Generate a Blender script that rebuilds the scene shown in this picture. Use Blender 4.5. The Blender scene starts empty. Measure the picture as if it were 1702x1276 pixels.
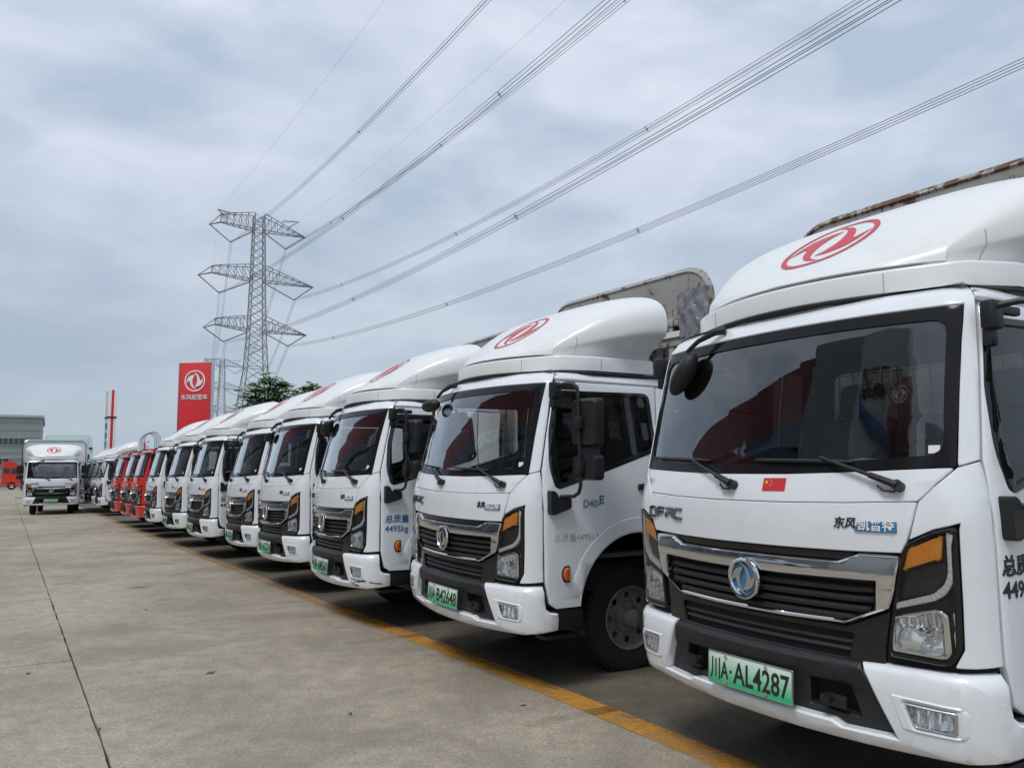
import bpy, bmesh, math, random
import numpy as np
from mathutils import Vector, Matrix, Euler
from mathutils.bvhtree import BVHTree
R = math.radians
rng = random.Random(7)
sc = bpy.context.scene
col = sc.collection

# ------------------------------------------------------------------ camera
cd = bpy.data.cameras.new('camera'); cam = bpy.data.objects.new('camera', cd); col.objects.link(cam)
cd.sensor_width = 36; cd.lens = 1348.3 / 1702 * 36; cd.clip_start = .05; cd.clip_end = 6000
cam.matrix_world = Matrix.Translation((0, 0, 1.412)) @ Matrix.Rotation(R(90 + 6.276), 4, 'X') @ Matrix.Rotation(R(-.618), 4, 'Z')
sc.camera = cam
sc.view_settings.view_transform = 'Standard'
try: sc.view_settings.look = 'None'
except Exception: pass
sc.view_settings.exposure = 0.40; sc.view_settings.gamma = 1; sc.view_settings.use_curve_mapping = False
SUN_EL, SUN_AZ = 58.0, 215.0       # azimuth measured clockwise from +Y: behind the photographer, to the left

# ------------------------------------------------------------------ world (overcast, broken cloud)
W = bpy.data.worlds.new('World'); sc.world = W; W.use_nodes = True
nt = W.node_tree; nt.nodes.clear()
def N(t, typ, **kw):
    n = t.nodes.new(typ)
    for k, v in kw.items(): setattr(n, k, v)
    return n
def setin(n, **kw):
    for k, v in kw.items(): n.inputs[k.replace('_', ' ')].default_value = v
def math_(t, op, a, b=None, c=None, clamp=False):
    n = N(t, 'ShaderNodeMath', operation=op); n.use_clamp = clamp
    for i, v in enumerate((a, b, c)):
        if v is None: continue
        if isinstance(v, (int, float)): n.inputs[i].default_value = v
        else: t.links.new(v, n.inputs[i])
    return n.outputs[0]
def mixc(t, fac, a, b, mode='MIX'):
    n = N(t, 'ShaderNodeMix', data_type='RGBA', blend_type=mode)
    for i, v in ((0, fac), (6, a), (7, b)):
        if hasattr(v, 'is_linked'): t.links.new(v, n.inputs[i])
        elif i == 0: n.inputs[0].default_value = v
        else: n.inputs[i].default_value = (*v, 1) if len(v) == 3 else v
    return n.outputs[2]
def ramp(t, fac, stops):
    n = N(t, 'ShaderNodeValToRGB'); t.links.new(fac, n.inputs[0]); e = n.color_ramp.elements
    while len(e) < len(stops): e.new(.5)
    for el, (p, c) in zip(e, stops):
        el.position = p; el.color = (c, c, c, 1) if isinstance(c, (int, float)) else (*c, 1)
    return n.outputs[0]
sky = N(nt, 'ShaderNodeTexSky', sky_type='NISHITA'); sky.sun_disc = False
sky.sun_elevation = R(SUN_EL); sky.sun_rotation = R(SUN_AZ); sky.dust_density = 2.0
geo = N(nt, 'ShaderNodeTexCoord'); sep = N(nt, 'ShaderNodeSeparateXYZ'); nt.links.new(geo.outputs['Generated'], sep.inputs[0])
zc = math_(nt, 'MAXIMUM', sep.outputs[2], 0.0)
def wnoise(scale, det, rough, off=0, zs=1.9, dist=.3):
    mp = N(nt, 'ShaderNodeMapping'); mp.inputs['Location'].default_value = (off, off * .7, off * .3); mp.inputs['Scale'].default_value = (1, 1, zs); mp.inputs['Rotation'].default_value = (0, R(-9), 0)
    nt.links.new(geo.outputs['Generated'], mp.inputs[0])
    n = N(nt, 'ShaderNodeTexNoise'); setin(n, Scale=scale, Detail=det, Roughness=rough); n.inputs['Distortion'].default_value = dist
    nt.links.new(mp.outputs[0], n.inputs['Vector']); return n.outputs[0]
n1 = wnoise(2.3, 5, .5, 3.1); n2 = wnoise(5.5, 6, .5, 9.3, 2.3)
nsum = math_(nt, 'ADD', math_(nt, 'MULTIPLY', n1, .5), math_(nt, 'MULTIPLY', n2, .5))
cl = ramp(nt, nsum, [(.40, 0.0), (.60, 1.0)])
blue = mixc(nt, ramp(nt, zc, [(.02, 0.0), (.42, 1.0)]), (2.95, 3.60, 4.35), (3.7, 4.42, 5.45))      # thin blue-grey veil
white = mixc(nt, ramp(nt, zc, [(.05, 0.0), (.42, 1.0)]), (3.75, 4.35, 5.05), (5.8, 6.22, 7.15))   # cloud bodies
cloud = mixc(nt, cl, blue, white)
both = mixc(nt, .93, sky.outputs[0], cloud)
bg = N(nt, 'ShaderNodeBackground'); bg.inputs[1].default_value = .1
nt.links.new(both, bg.inputs[0]); wo = N(nt, 'ShaderNodeOutputWorld'); nt.links.new(bg.outputs[0], wo.inputs[0])

sd = bpy.data.lights.new('sun', 'SUN'); sun = bpy.data.objects.new('sun', sd); col.objects.link(sun)
sd.energy = 1.35; sd.angle = R(20); sd.color = (1, .96, .9)
az, el = R(SUN_AZ), R(SUN_EL)
to_sun = Vector((math.sin(az) * math.cos(el), math.cos(az) * math.cos(el), math.sin(el)))
sun.rotation_euler = (-to_sun).to_track_quat('-Z', 'Y').to_euler()

# ------------------------------------------------------------------ materials
def material(name):
    m = bpy.data.materials.new(name); m.use_nodes = True; t = m.node_tree; t.nodes.clear()
    o = N(t, 'ShaderNodeOutputMaterial'); b = N(t, 'ShaderNodeBsdfPrincipled'); t.links.new(b.outputs[0], o.inputs[0])
    return m, t, b, o
def tnoise(t, scale, det=4, rough=.55, coord='Object', sc3=None, dist=0):
    tc = N(t, 'ShaderNodeTexCoord'); n = N(t, 'ShaderNodeTexNoise'); setin(n, Scale=scale, Detail=det, Roughness=rough); n.inputs['Distortion'].default_value = dist
    v = tc.outputs[coord]
    if sc3:
        mp = N(t, 'ShaderNodeMapping'); mp.inputs['Scale'].default_value = sc3; t.links.new(v, mp.inputs[0]); v = mp.outputs[0]
    t.links.new(v, n.inputs['Vector']); return n.outputs[0]
def bump(t, b, h, strength, dist=.01):
    n = N(t, 'ShaderNodeBump'); n.inputs['Strength'].default_value = strength; n.inputs['Distance'].default_value = dist
    t.links.new(h, n.inputs['Height']); t.links.new(n.outputs[0], b.inputs['Normal'])
def mat(name, c, rough=.5, metal=0, coat=0, var=.0, vscale=6, dirt=None, bmp=0, bscale=60, spec=.5, vdet=5, sc3=None):
    m, t, b, o = material(name)
    b.inputs['Roughness'].default_value = rough; b.inputs['Metallic'].default_value = metal
    b.inputs['Specular IOR Level'].default_value = spec
    b.inputs['Coat Weight'].default_value = coat; b.inputs['Coat Roughness'].default_value = .04
    if var:
        f = tnoise(t, vscale, vdet, .6, sc3=sc3)
        lo = tuple(x * (1 - var) for x in c); hi = tuple(min(1, x * (1 + var * .6)) for x in c)
        cc = mixc(t, ramp(t, f, [(.3, 0), (.7, 1)]), lo, hi)
        if dirt:
            g = tnoise(t, 3.0, 8, .7); cc = mixc(t, ramp(t, g, [(.54, 0), (.78, .6)]), cc, dirt); g2 = tnoise(t, 11, 6, .65, sc3=(1, 1, .10)); cc = mixc(t, ramp(t, g2, [(.58, 0), (.82, .22)]), cc, tuple(x * .72 for x in dirt))
        t.links.new(cc, b.inputs['Base Color'])
    else: b.inputs['Base Color'].default_value = (*c, 1)
    if bmp: bump(t, b, tnoise(t, bscale, 4), bmp, .004)
    return m
def worn(name, c, lo, hi, scale=2.2):
    m, t, b, o = material(name); b.inputs['Roughness'].default_value = .75
    f = tnoise(t, scale, 9, .72); g = tnoise(t, 26, 4, .6)
    t.links.new(mixc(t, ramp(t, g, [(.3, 0), (.7, 1)]), tuple(x * .75 for x in c), c), b.inputs['Base Color'])
    tr = N(t, 'ShaderNodeBsdfTransparent'); mx = N(t, 'ShaderNodeMixShader')
    k = math_(t, 'ADD', math_(t, 'MULTIPLY', f, .75), math_(t, 'MULTIPLY', g, .25))
    t.links.new(ramp(t, k, [(lo, .1), (hi, .9)]), mx.inputs[0]); t.links.new(tr.outputs[0], mx.inputs[1]); t.links.new(b.outputs[0], mx.inputs[2]); t.links.new(mx.outputs[0], o.inputs[0])
    return m
M = {}
M['paint'] = mat('white_cab_paint', (.765, .80, .84), .28, 0, .7, .03, 2.2, (.66, .65, .62))
M['deflector'] = mat('white_gelcoat', (.77, .79, .79), .34, 0, .35, .05, 1.6, (.64, .64, .60))
M['red'] = mat('red_cab_paint', (.64, .032, .020), .28, 0, .7, .06, 3)
M['plastic'] = mat('black_plastic', (.012, .0125, .014), .5, 0, 0, .2, 20, bmp=.15, bscale=250)
M['plastic2'] = mat('charcoal_plastic', (.017, .018, .021), .55, 0, 0, .15, 14, bmp=.15, bscale=250)
M['gloss'] = mat('gloss_black', (.010, .010, .012), .06, 0, 0)
M['void'] = mat('unlit_black', (.008, .008, .009), .8)
M['rubber'] = mat('tyre_rubber', (.013, .0125, .012), .8, 0, 0, .3, 12, (.035, .032, .03), bmp=.4, bscale=90)
M['chrome'] = mat('chrome', (.66, .66, .66), .07, 1.0)
M['darkchrome'] = mat('dark_chrome', (.17, .175, .185), .12, 1.0)
M['satin'] = mat('satin_metal', (.55, .56, .57), .3, 1.0)
M['steel'] = mat('dusty_wheel_steel', (.22, .21, .195), .55, .3, 0, .35, 14, (.09, .07, .05))
M['amber'] = mat('amber_lens', (1.0, .42, .03), .3, 0, .3)
M['amber2'] = mat('red_amber_lens', (.62, .13, .02), .2, 0, .5)
M['frit'] = mat('frit_black', (.012, .012, .014), .12, 0, 0, spec=.22)
M['lamp'] = mat('lamp_reflector', (.86, .88, .89), .16, .75)
M['drl'] = mat('light_guide', (.82, .84, .85), .3, 0, .3)
M['blue'] = mat('badge_blue', (.03, .20, .42), .25, 0, .5)
M['emblue'] = mat('emblem_blue', (.012, .17, .36), .25, 0, .5)
M['decal'] = mat('decal_red', (.56, .028, .045), .4)
M['decalblue'] = mat('decal_blue', (.03, .12, .34), .45)
M['decalblack'] = mat('decal_black', (.02, .02, .022), .5)
M['faded'] = worn('flaked_lettering', (.30, .27, .28), .44, .60, 30)
M['flagyellow'] = mat('flag_yellow', (.8, .6, .03), .5)
M['paper'] = mat('paper_white', (.72, .73, .72), .7)
M['interior'] = mat('cab_trim', (.045, .047, .05), .7, 0, 0, .2, 8)
M['mirrorback'] = mat('mirror_back', (.13, .13, .135), .4)
M['cloth'] = mat('seat_cloth', (.085, .085, .09), .9, 0, 0, .3, 20)
M['headliner'] = mat('headliner', (.26, .26, .25), .85)
M['sheet'] = mat('plastic_wrap', (.22, .22, .25), .3, 0, .1, .15, 30, bmp=.35, bscale=26)
M['white'] = mat('white_enamel', (.78, .79, .80), .4, 0, .2, .05, 3)
M['galv'] = mat('galvanised_steel', (.27, .29, .30), .55, .4, 0, .25, .5)
M['wire'] = mat('conductor_aluminium', (.10, .105, .12), .6, .3)
M['insul'] = mat('insulator', (.10, .11, .13), .4)
M['signred'] = mat('sign_red', (.66, .022, .030), .45, 0, 0, .08, .8)
M['signwhite'] = mat('sign_white', (.82, .82, .80), .45)
M['signgrey'] = mat('sign_grey', (.40, .41, .43), .5)
M['clad'] = mat('grey_cladding', (.25, .29, .29), .6, 0, 0, .08, .4)
M['clad2'] = mat('pale_cladding', (.52, .53, .53), .55, 0, 0, .06, .5)
M['winglass'] = mat('dark_window', (.045, .06, .065), .08, 0, .3)
M['mint'] = mat('mint_white_paint', (.66, .88, .84), .3, 0, .5, .03, 2)
M['yellowplate'] = mat('plate_frame', (.6, .6, .6), .3, .8)

def rust_paint(name, base, amount):
    m, t, b, o = material(name)
    f = tnoise(t, 13, 9, .75); g = tnoise(t, 1.3, 5, .6); s = tnoise(t, 16, 6, .6, sc3=(1, 1, .14))
    k = math_(t, 'ADD', math_(t, 'MULTIPLY', f, .6), math_(t, 'MULTIPLY', s, .4))
    mask = ramp(t, k, [(.60 - amount, 0), (.625 - amount, 1)])
    c0 = mixc(t, ramp(t, g, [(.3, 0), (.7, 1)]), base, tuple(x * .78 for x in base))
    c0 = mixc(t, ramp(t, s, [(.52, 0), (.75, .55)]), c0, (.24, .20, .15))
    cr = mixc(t, tnoise(t, 30, 3), (.055, .025, .014), (.17, .075, .035))
    t.links.new(mixc(t, mask, c0, cr), b.inputs['Base Color']); b.inputs['Roughness'].default_value = .7
    bump(t, b, mask, -.4, .004); return m
M['rustpanel'] = rust_paint('flaking_grey_paint', (.37, .365, .345), .045)
M['rustedge'] = rust_paint('rusted_edge', (.40, .38, .34), .13)
M['rustframe'] = rust_paint('weathered_frame', (.42, .41, .38), .06)

def glass(name, tint, boost=1.0, ior=1.5, rough=.01):
    m, t, b, o = material(name); t.nodes.remove(b)
    tr = N(t, 'ShaderNodeBsdfTransparent'); tr.inputs[0].default_value = (*tint, 1)
    gl = N(t, 'ShaderNodeBsdfGlossy'); gl.inputs['Roughness'].default_value = rough; gl.inputs[0].default_value = (.95, .97, 1, 1)
    fr = N(t, 'ShaderNodeFresnel'); fr.inputs[0].default_value = ior
    mx = N(t, 'ShaderNodeMixShader'); t.links.new(math_(t, 'MULTIPLY', fr.outputs[0], boost, clamp=True), mx.inputs[0])
    t.links.new(tr.outputs[0], mx.inputs[1]); t.links.new(gl.outputs[0], mx.inputs[2]); t.links.new(mx.outputs[0], o.inputs[0]); return m
M['glass'] = glass('windscreen_glass', (.86, .89, .88), 2.5, 1.52)
M['sideglass'] = glass('side_glass', (.80, .84, .83), 1.1)
M['rearglass'] = glass('rear_glass', (.80, .83, .82), 1.0)
M['shred'] = mat('fascia_red', (.20, .028, .028), .5)
M['shblue'] = mat('fascia_blue', (.05, .075, .13), .5)
M['lens'] = glass('clear_lens', (.985, .99, .99), .8)

def concrete(name='concrete', k=1.0):
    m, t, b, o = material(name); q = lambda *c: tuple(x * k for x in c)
    big = tnoise(t, .16, 6, .6); mid = tnoise(t, 1.0, 8, .68, dist=.5); sml = tnoise(t, 7, 7, .7); fine = tnoise(t, 48, 5, .75); grit = tnoise(t, 150, 2, .6); streak = tnoise(t, .45, 7, .62, sc3=(1.0, .4, 1))
    c = mixc(t, ramp(t, big, [(.3, 0), (.7, 1)]), q(.375, .322, .244), q(.545, .478, .375))
    c = mixc(t, ramp(t, mid, [(.40, .85), (.60, 0)]), c, q(.27, .232, .182))
    c = mixc(t, ramp(t, streak, [(.50, 0), (.66, .6)]), c, q(.60, .54, .44))
    c = mixc(t, ramp(t, sml, [(.36, .5), (.56, 0)]), c, q(.22, .192, .155))
    c = mixc(t, ramp(t, fine, [(.36, .65), (.56, 0)]), c, q(.17, .15, .122))
    c = mixc(t, ramp(t, fine, [(.54, 0), (.72, .35)]), c, q(.60, .535, .43))
    c = mixc(t, ramp(t, grit, [(.3, .35), (.5, 0), (.72, .3)]), c, q(.21, .19, .155))
    vor = N(t, 'ShaderNodeTexVoronoi'); setin(vor, Scale=.7); tc = N(t, 'ShaderNodeTexCoord'); t.links.new(tc.outputs['Object'], vor.inputs['Vector'])
    spots = math_(t, 'MULTIPLY', ramp(t, vor.outputs['Distance'], [(.03, .6), (.14, 0)]), ramp(t, mid, [(.4, 1), (.6, .1)]))
    c = mixc(t, spots, c, q(.085, .078, .07))
    t.links.new(c, b.inputs['Base Color']); b.inputs['Roughness'].default_value = .82; b.inputs['Specular IOR Level'].default_value = .3
    bump(t, b, math_(t, 'ADD', fine, math_(t, 'MULTIPLY', grit, .7)), .4, .006); return m
M['concrete'] = concrete(); M['bay_shade'] = concrete('truck_shade_concrete', .40)  # second concrete is darkened to carry the shade under the trucks in its colour
M['joint'] = mat('joint_dirt', (.055, .05, .045), .95, 0, 0, .3, 30)
M['yellow'] = worn('worn_yellow_paint', (.60, .285, .035), .32, .55)
M['yellow3'] = worn('thin_yellow_paint', (.46, .235, .055), .40, .74)
M['yellow2'] = worn('faded_yellow_paint', (.30, .19, .07), .52, .80)
def plate_mat():
    m, t, b, o = material('plate_green')
    tc = N(t, 'ShaderNodeTexCoord'); s = N(t, 'ShaderNodeSeparateXYZ'); t.links.new(tc.outputs['Generated'], s.inputs[0])
    t.links.new(mixc(t, ramp(t, s.outputs[2], [(.15, 0), (.9, 1)]), (.045, .50, .22), (.62, .76, .68)), b.inputs['Base Color']); b.inputs['Roughness'].default_value = .35; return m
M['plate'] = plate_mat()      # the plate's own printed green-to-white fade
def leafmat(name, a, b_):
    m, t, b, o = material(name)
    t.links.new(mixc(t, ramp(t, tnoise(t, 1.7, 3), [(.35, 0), (.65, 1)]), a, b_), b.inputs['Base Color']); b.inputs['Roughness'].default_value = .6
    tl = N(t, 'ShaderNodeBsdfTranslucent'); tl.inputs[0].default_value = (.16, .30, .06, 1); mx = N(t, 'ShaderNodeMixShader'); mx.inputs[0].default_value = .42
    t.links.new(b.outputs[0], mx.inputs[1]); t.links.new(tl.outputs[0], mx.inputs[2]); t.links.new(mx.outputs[0], o.inputs[0]); return m
M['leaf'] = leafmat('leaf', (.085, .16, .055), (.16, .26, .085)); M['bark'] = mat('bark', (.12, .095, .07), .9, 0, 0, .3, 8)

# ------------------------------------------------------------------ mesh helpers
def link(o, parent=None, **props):
    col.objects.link(o)
    if parent: o.parent = parent
    for k, v in props.items(): o[k] = v
    return o
def obj(name, me, m, parent=None, **props):
    if me.materials: me.materials.clear()
    me.materials.append(m); return link(bpy.data.objects.new(name, me), parent, **props)
def empty(name, loc=(0, 0, 0), rot=(0, 0, 0), parent=None, **props):
    o = bpy.data.objects.new(name, None); o.empty_display_size = .2; o.location = loc; o.rotation_euler = rot; return link(o, parent, **props)
def from_bm(name, bm, ang=35):
    me = bpy.data.meshes.new(name); bm.to_mesh(me); bm.free()
    for p in me.polygons: p.use_smooth = True
    me.set_sharp_from_angle(angle=R(ang)); return me
class MB:
    def __init__(s): s.v = []; s.f = []
    def add(s, v, f): b = len(s.v); s.v += [tuple(p) for p in v]; s.f += [[i + b for i in q] for q in f]; return s
    def box(s, c, d, rot=None, ch=0):
        x, y, z = (a / 2 for a in d); bm = bmesh.new(); bmesh.ops.create_cube(bm, size=1)
        for v in bm.verts: v.co = Vector((v.co.x * 2 * x, v.co.y * 2 * y, v.co.z * 2 * z))
        if ch: bmesh.ops.bevel(bm, geom=bm.edges[:], offset=min(ch, .49 * min(d)), segments=2, affect='EDGES', profile=.5)
        Mx = Matrix.Translation(c) @ (Euler(rot).to_matrix().to_4x4() if rot else Matrix())
        bm.verts.index_update(); s.add([Mx @ v.co for v in bm.verts], [[v.index for v in f.verts] for f in bm.faces]); bm.free(); return s
    def tube(s, P, r, n=8, caps=True, closed=False):
        P = [Vector(p) for p in P]; rr = r if isinstance(r, (list, tuple)) else [r] * len(P); v = []; f = []; prev = None
        for i, p in enumerate(P):
            a = P[max(i - 1, 0)] if not closed else P[i - 1]; b = P[min(i + 1, len(P) - 1)] if not closed else P[(i + 1) % len(P)]
            d = (b - a).normalized()
            u = d.orthogonal().normalized() if prev is None else (prev - d * prev.dot(d)).normalized()
            prev = u; w = d.cross(u)
            for k in range(n):
                t = 2 * math.pi * k / n; v.append(p + (u * math.cos(t) + w * math.sin(t)) * rr[i])
        m = len(P)
        for i in range(m if closed else m - 1):
            for k in range(n): f.append([i * n + k, i * n + (k + 1) % n, ((i + 1) % m) * n + (k + 1) % n, ((i + 1) % m) * n + k])
        if caps and not closed: f += [list(range(n))[::-1], list(range((m - 1) * n, m * n))]
        return s.add(v, f)
    def bar(s, a, b, w, h=None):      # square steel member
        h = h or w; a = Vector(a); b = Vector(b); d = (b - a).normalized(); u = d.orthogonal().normalized(); k = d.cross(u); v = []
        for p in (a, b): v += [p + u * w / 2 + k * h / 2, p - u * w / 2 + k * h / 2, p - u * w / 2 - k * h / 2, p + u * w / 2 - k * h / 2]
        return s.add(v, [[3, 2, 1, 0], [4, 5, 6, 7], [0, 1, 5, 4], [1, 2, 6, 5], [2, 3, 7, 6], [3, 0, 4, 7]])
    def lathe(s, prof, n=32, Mx=Matrix()):      # profile (r, x) round the X axis
        v = []; f = []; m = len(prof)
        for k in range(n):
            t = 2 * math.pi * k / n
            for r, x in prof: v.append(Mx @ Vector((x, r * math.cos(t), r * math.sin(t))))
        for k in range(n):
            for i in range(m - 1): f.append([k * m + i, k * m + i + 1, ((k + 1) % n) * m + i + 1, ((k + 1) % n) * m + i])
        return s.add(v, f)
    def grid(s, fn, nu, nv, flip=False):
        v = [fn(i / nu, j / nv) for j in range(nv + 1) for i in range(nu + 1)]; f = []
        for j in range(nv):
            for i in range(nu):
                q = [j * (nu + 1) + i, j * (nu + 1) + i + 1, (j + 1) * (nu + 1) + i + 1, (j + 1) * (nu + 1) + i]; f.append(q[::-1] if flip else q)
        return s.add(v, f)
    def mesh(s, name, ang=35):
        me = bpy.data.meshes.new(name); me.from_pydata(s.v, [], s.f); me.update()
        bm = bmesh.new(); bm.from_mesh(me); bmesh.ops.recalc_face_normals(bm, faces=bm.faces); bm.to_mesh(me); bm.free()
        for p in me.polygons: p.use_smooth = True
        me.set_sharp_from_angle(angle=R(ang)); return me
    def build(s, name, m, parent=None, ang=35, **props): return obj(name, s.mesh(name, ang), m, parent, **props)
def plate2d(loops, t, Mx=Matrix(), ch=0):      # flat polygon (with holes) in XZ, thickness t along +Y, as (verts, faces)
    bm = bmesh.new(); es = []
    for L in loops:
        vs = [bm.verts.new((x, 0, z)) for x, z in L]; es += [bm.edges.new((vs[i], vs[(i + 1) % len(vs)])) for i in range(len(vs))]
    bmesh.ops.triangle_fill(bm, use_beauty=True, edges=es)
    bmesh.ops.recalc_face_normals(bm, faces=bm.faces)
    if bm.faces and sum(f.normal.y * f.calc_area() for f in bm.faces) > 0: bmesh.ops.reverse_faces(bm, faces=bm.faces[:])
    if t:
        r = bmesh.ops.extrude_face_region(bm, geom=bm.faces[:]); vs = [g for g in r['geom'] if isinstance(g, bmesh.types.BMVert)]
        bmesh.ops.translate(bm, verts=vs, vec=(0, t, 0)); bmesh.ops.recalc_face_normals(bm, faces=bm.faces)
    bm.verts.index_update(); v = [Mx @ x.co for x in bm.verts]; f = [[q.index for q in x.verts] for x in bm.faces]; bm.free(); return v, f
def rounded(L, r, n=4):      # round the corners of a loop
    out = []; k = len(L)
    for i in range(k):
        p = Vector(L[i]); a = Vector(L[i - 1]); b = Vector(L[(i + 1) % k]); ri = r[i] if isinstance(r, (list, tuple)) else r
        da, db = a - p, b - p; ra = min(ri, da.length * .48); rb = min(ri, db.length * .48)
        if ri <= 1e-5: out.append(tuple(p)); continue
        p0 = p + da.normalized() * ra; p2 = p + db.normalized() * rb
        for j in range(n + 1):
            t = j / n; out.append(tuple(p0 * (1 - t) ** 2 + p * 2 * t * (1 - t) + p2 * t * t))
    return out
def ell(cx, cz, rx, rz, n=32): return [(cx + rx * math.cos(2 * math.pi * k / n), cz + rz * math.sin(2 * math.pi * k / n)) for k in range(n)]
def text_mesh(body, size, ext=.001, bold=0, sx=1.0, align='CENTER', shear=0, ls=1.0, space=1.0):
    c = bpy.data.curves.new('t', 'FONT'); c.body = body; c.size = size; c.extrude = ext; c.offset = bold; c.align_x = align; c.align_y = 'CENTER'; c.shear = shear; c.space_line = ls; c.space_character = space
    c.resolution_u = 3
    o = bpy.data.objects.new('t', c); col.objects.link(o); dg = bpy.context.evaluated_depsgraph_get(); dg.update()
    me = bpy.data.meshes.new_from_object(o.evaluated_get(dg)); bpy.data.objects.remove(o); bpy.data.curves.remove(c)
    me.transform(Matrix.Scale(sx, 4, (1, 0, 0))); return me
def copy_tree(o, parent=None, skip=(), remap=None):
    c = o.copy(); col.objects.link(c)
    if parent: c.parent = parent
    if remap and c.type == 'MESH' and c.data.materials and c.data.materials[0].name in remap:
        c.material_slots[0].link = 'OBJECT'; c.material_slots[0].material = remap[c.data.materials[0].name]
    for ch in o.children:
        if ch.name.split('.')[0] in skip: continue
        copy_tree(ch, c, skip, remap)
    return c
FACE = Matrix.Rotation(R(90), 4, 'X')      # text drawn in XY -> standing in XZ, facing -Y

# twin-bird emblem outline in a unit circle
BIRD = [(.03, .56), (-.24, .545), (-.46, .47), (-.63, .33), (-.74, .12), (-.84, -.29), (-.72, -.12), (-.6, 0), (-.49, -.05), (-.46, -.22), (-.36, -.45), (-.2, -.64), (.04, -.77), (.29, -.82), (.12, -.75), (0, -.67), (-.12, -.54), (-.2, -.34), (-.24, -.12), (-.23, .11), (-.14, .37)]
BIRD2 = [(-x, -z) for x, z in BIRD]
def emblem_loops(r, cx=0, cz=0):
    f = lambda L: [(cx + x * r, cz + z * r) for x, z in L]
    return [[ell(cx, cz, r, r, 48), ell(cx, cz, r * .885, r * .885, 48)], [f(BIRD)], [f(BIRD2)]]
# ------------------------------------------------------------------ ground
# lanes run along the truck row; U = along the row (away), V = across (towards the trucks)
U = Vector((-.5265, .8502, 0)).normalized(); V = Vector((U.y, -U.x, 0)); G0 = Vector((-1.981, 4.149, 0))      # a point on the visible long joint
ROWROT = math.atan2(U.y, U.x)
gm = MB(); gm.grid(lambda a, b: (-2500 + 5000 * a, -2500 + 5000 * b, -.03), 4, 4)
ground = gm.build('ground', M['joint'], kind='structure')
def slab(u0, u1, v0, v1, gap_u=.009, gap_v=.009, wob=.004, mt='concrete'):
    def edge(a, b, n, vert):
        return [a + (b - a) * i / n for i in range(n)]
    L = []; n = max(2, int((u1 - u0) / .22)); n2 = max(2, int((v1 - v0) / .3))
    j = lambda s: rng.uniform(-s, s)
    L += [(u, v0 + gap_v + j(wob)) for u in edge(u0 + gap_u, u1 - gap_u, n, 0)]
    L += [(u1 - gap_u + j(wob * .5), v) for v in edge(v0 + gap_v, v1 - gap_v, n2, 0)]
    L += [(u, v1 - gap_v + j(wob)) for u in edge(u1 - gap_u, u0 + gap_u, n, 0)]
    L += [(u0 + gap_u + j(wob * .5), v) for v in edge(v1 - gap_v, v0 + gap_v, n2, 0)]
    P = [G0 + U * a + V * b for a, b in L]; m = len(P)
    v = [(p.x, p.y, 0) for p in P] + [(p.x, p.y, -.028) for p in P]
    cx = G0 + U * (u0 + u1) / 2 + V * (v0 + v1) / 2
    v.append((cx.x, cx.y, 0))
    f = [[2 * m, (i + 1) % m, i] for i in range(m)] + [[i, (i + 1) % m, m + (i + 1) % m, m + i] for i in range(m)]
    MB().add(v, f).build('concrete_slab', M[mt], ground, ang=30)
JU = (Vector((-3.66, 6.4, 0)) - G0).dot(U); JB = (Vector((-5.42, 9.79, 0)) - G0).dot(U); STEP = JB - JU
for i in range(-4, 18): slab(JU + STEP * (i - 1), JU + STEP * i, -4.2, 0)
for i in range(-3, 9): slab(JU + STEP * 2 * (i - 1) + 1.2, JU + STEP * 2 * i + 1.2, 0, 2.62, gap_u=.003, gap_v=.004)
for i in range(-2, 5): slab(JU + STEP * 4 * (i - 1) + 2.2, JU + STEP * 4 * i + 2.2, 2.62, 10.5, gap_v=.004, mt='bay_shade')  # bay slabs, with the trucks' shade painted into their tone
for i in range(-2, 5): slab(JU + STEP * 4 * (i - 1), JU + STEP * 4 * i, -10.0, -4.2)
for v0, v1 in ((-60, -10.0), (10.5, 60)): slab(-16, JU + STEP * 17, v0, v1)
far_u = JU + STEP * 17
slab(far_u, 2200, -1100, 1100); slab(-1200, -16, -900, 900)
# yellow bay line in front of the row, and the short bay dividers
def strip(pts, w, m, name, z=.004):
    P = [Vector((x, y, 0)) for x, y in pts]; v = []
    for i, p in enumerate(P):
        d = (P[min(i + 1, len(P) - 1)] - P[max(i - 1, 0)]).normalized(); k = Vector((-d.y, d.x, 0)) * w / 2
        v += [(p.x + k.x, p.y + k.y, z), (p.x - k.x, p.y - k.y, z)]
    MB().add(v, [[2 * i, 2 * i + 1, 2 * i + 3, 2 * i + 2] for i in range(len(P) - 1)]).build(name, m, ground, kind='structure')
strip([(3.2, .4), (1.07, 4.057), (.386, 5.227), (-.51, 6.695), (-1.858, 8.78)], .18, M['yellow'], 'painted_line'); strip([(-1.858, 8.78), (-4.115, 12.44), (-8.82, 19.973), (-17, 33.2)], .18, M['yellow3'], 'painted_line')

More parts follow.
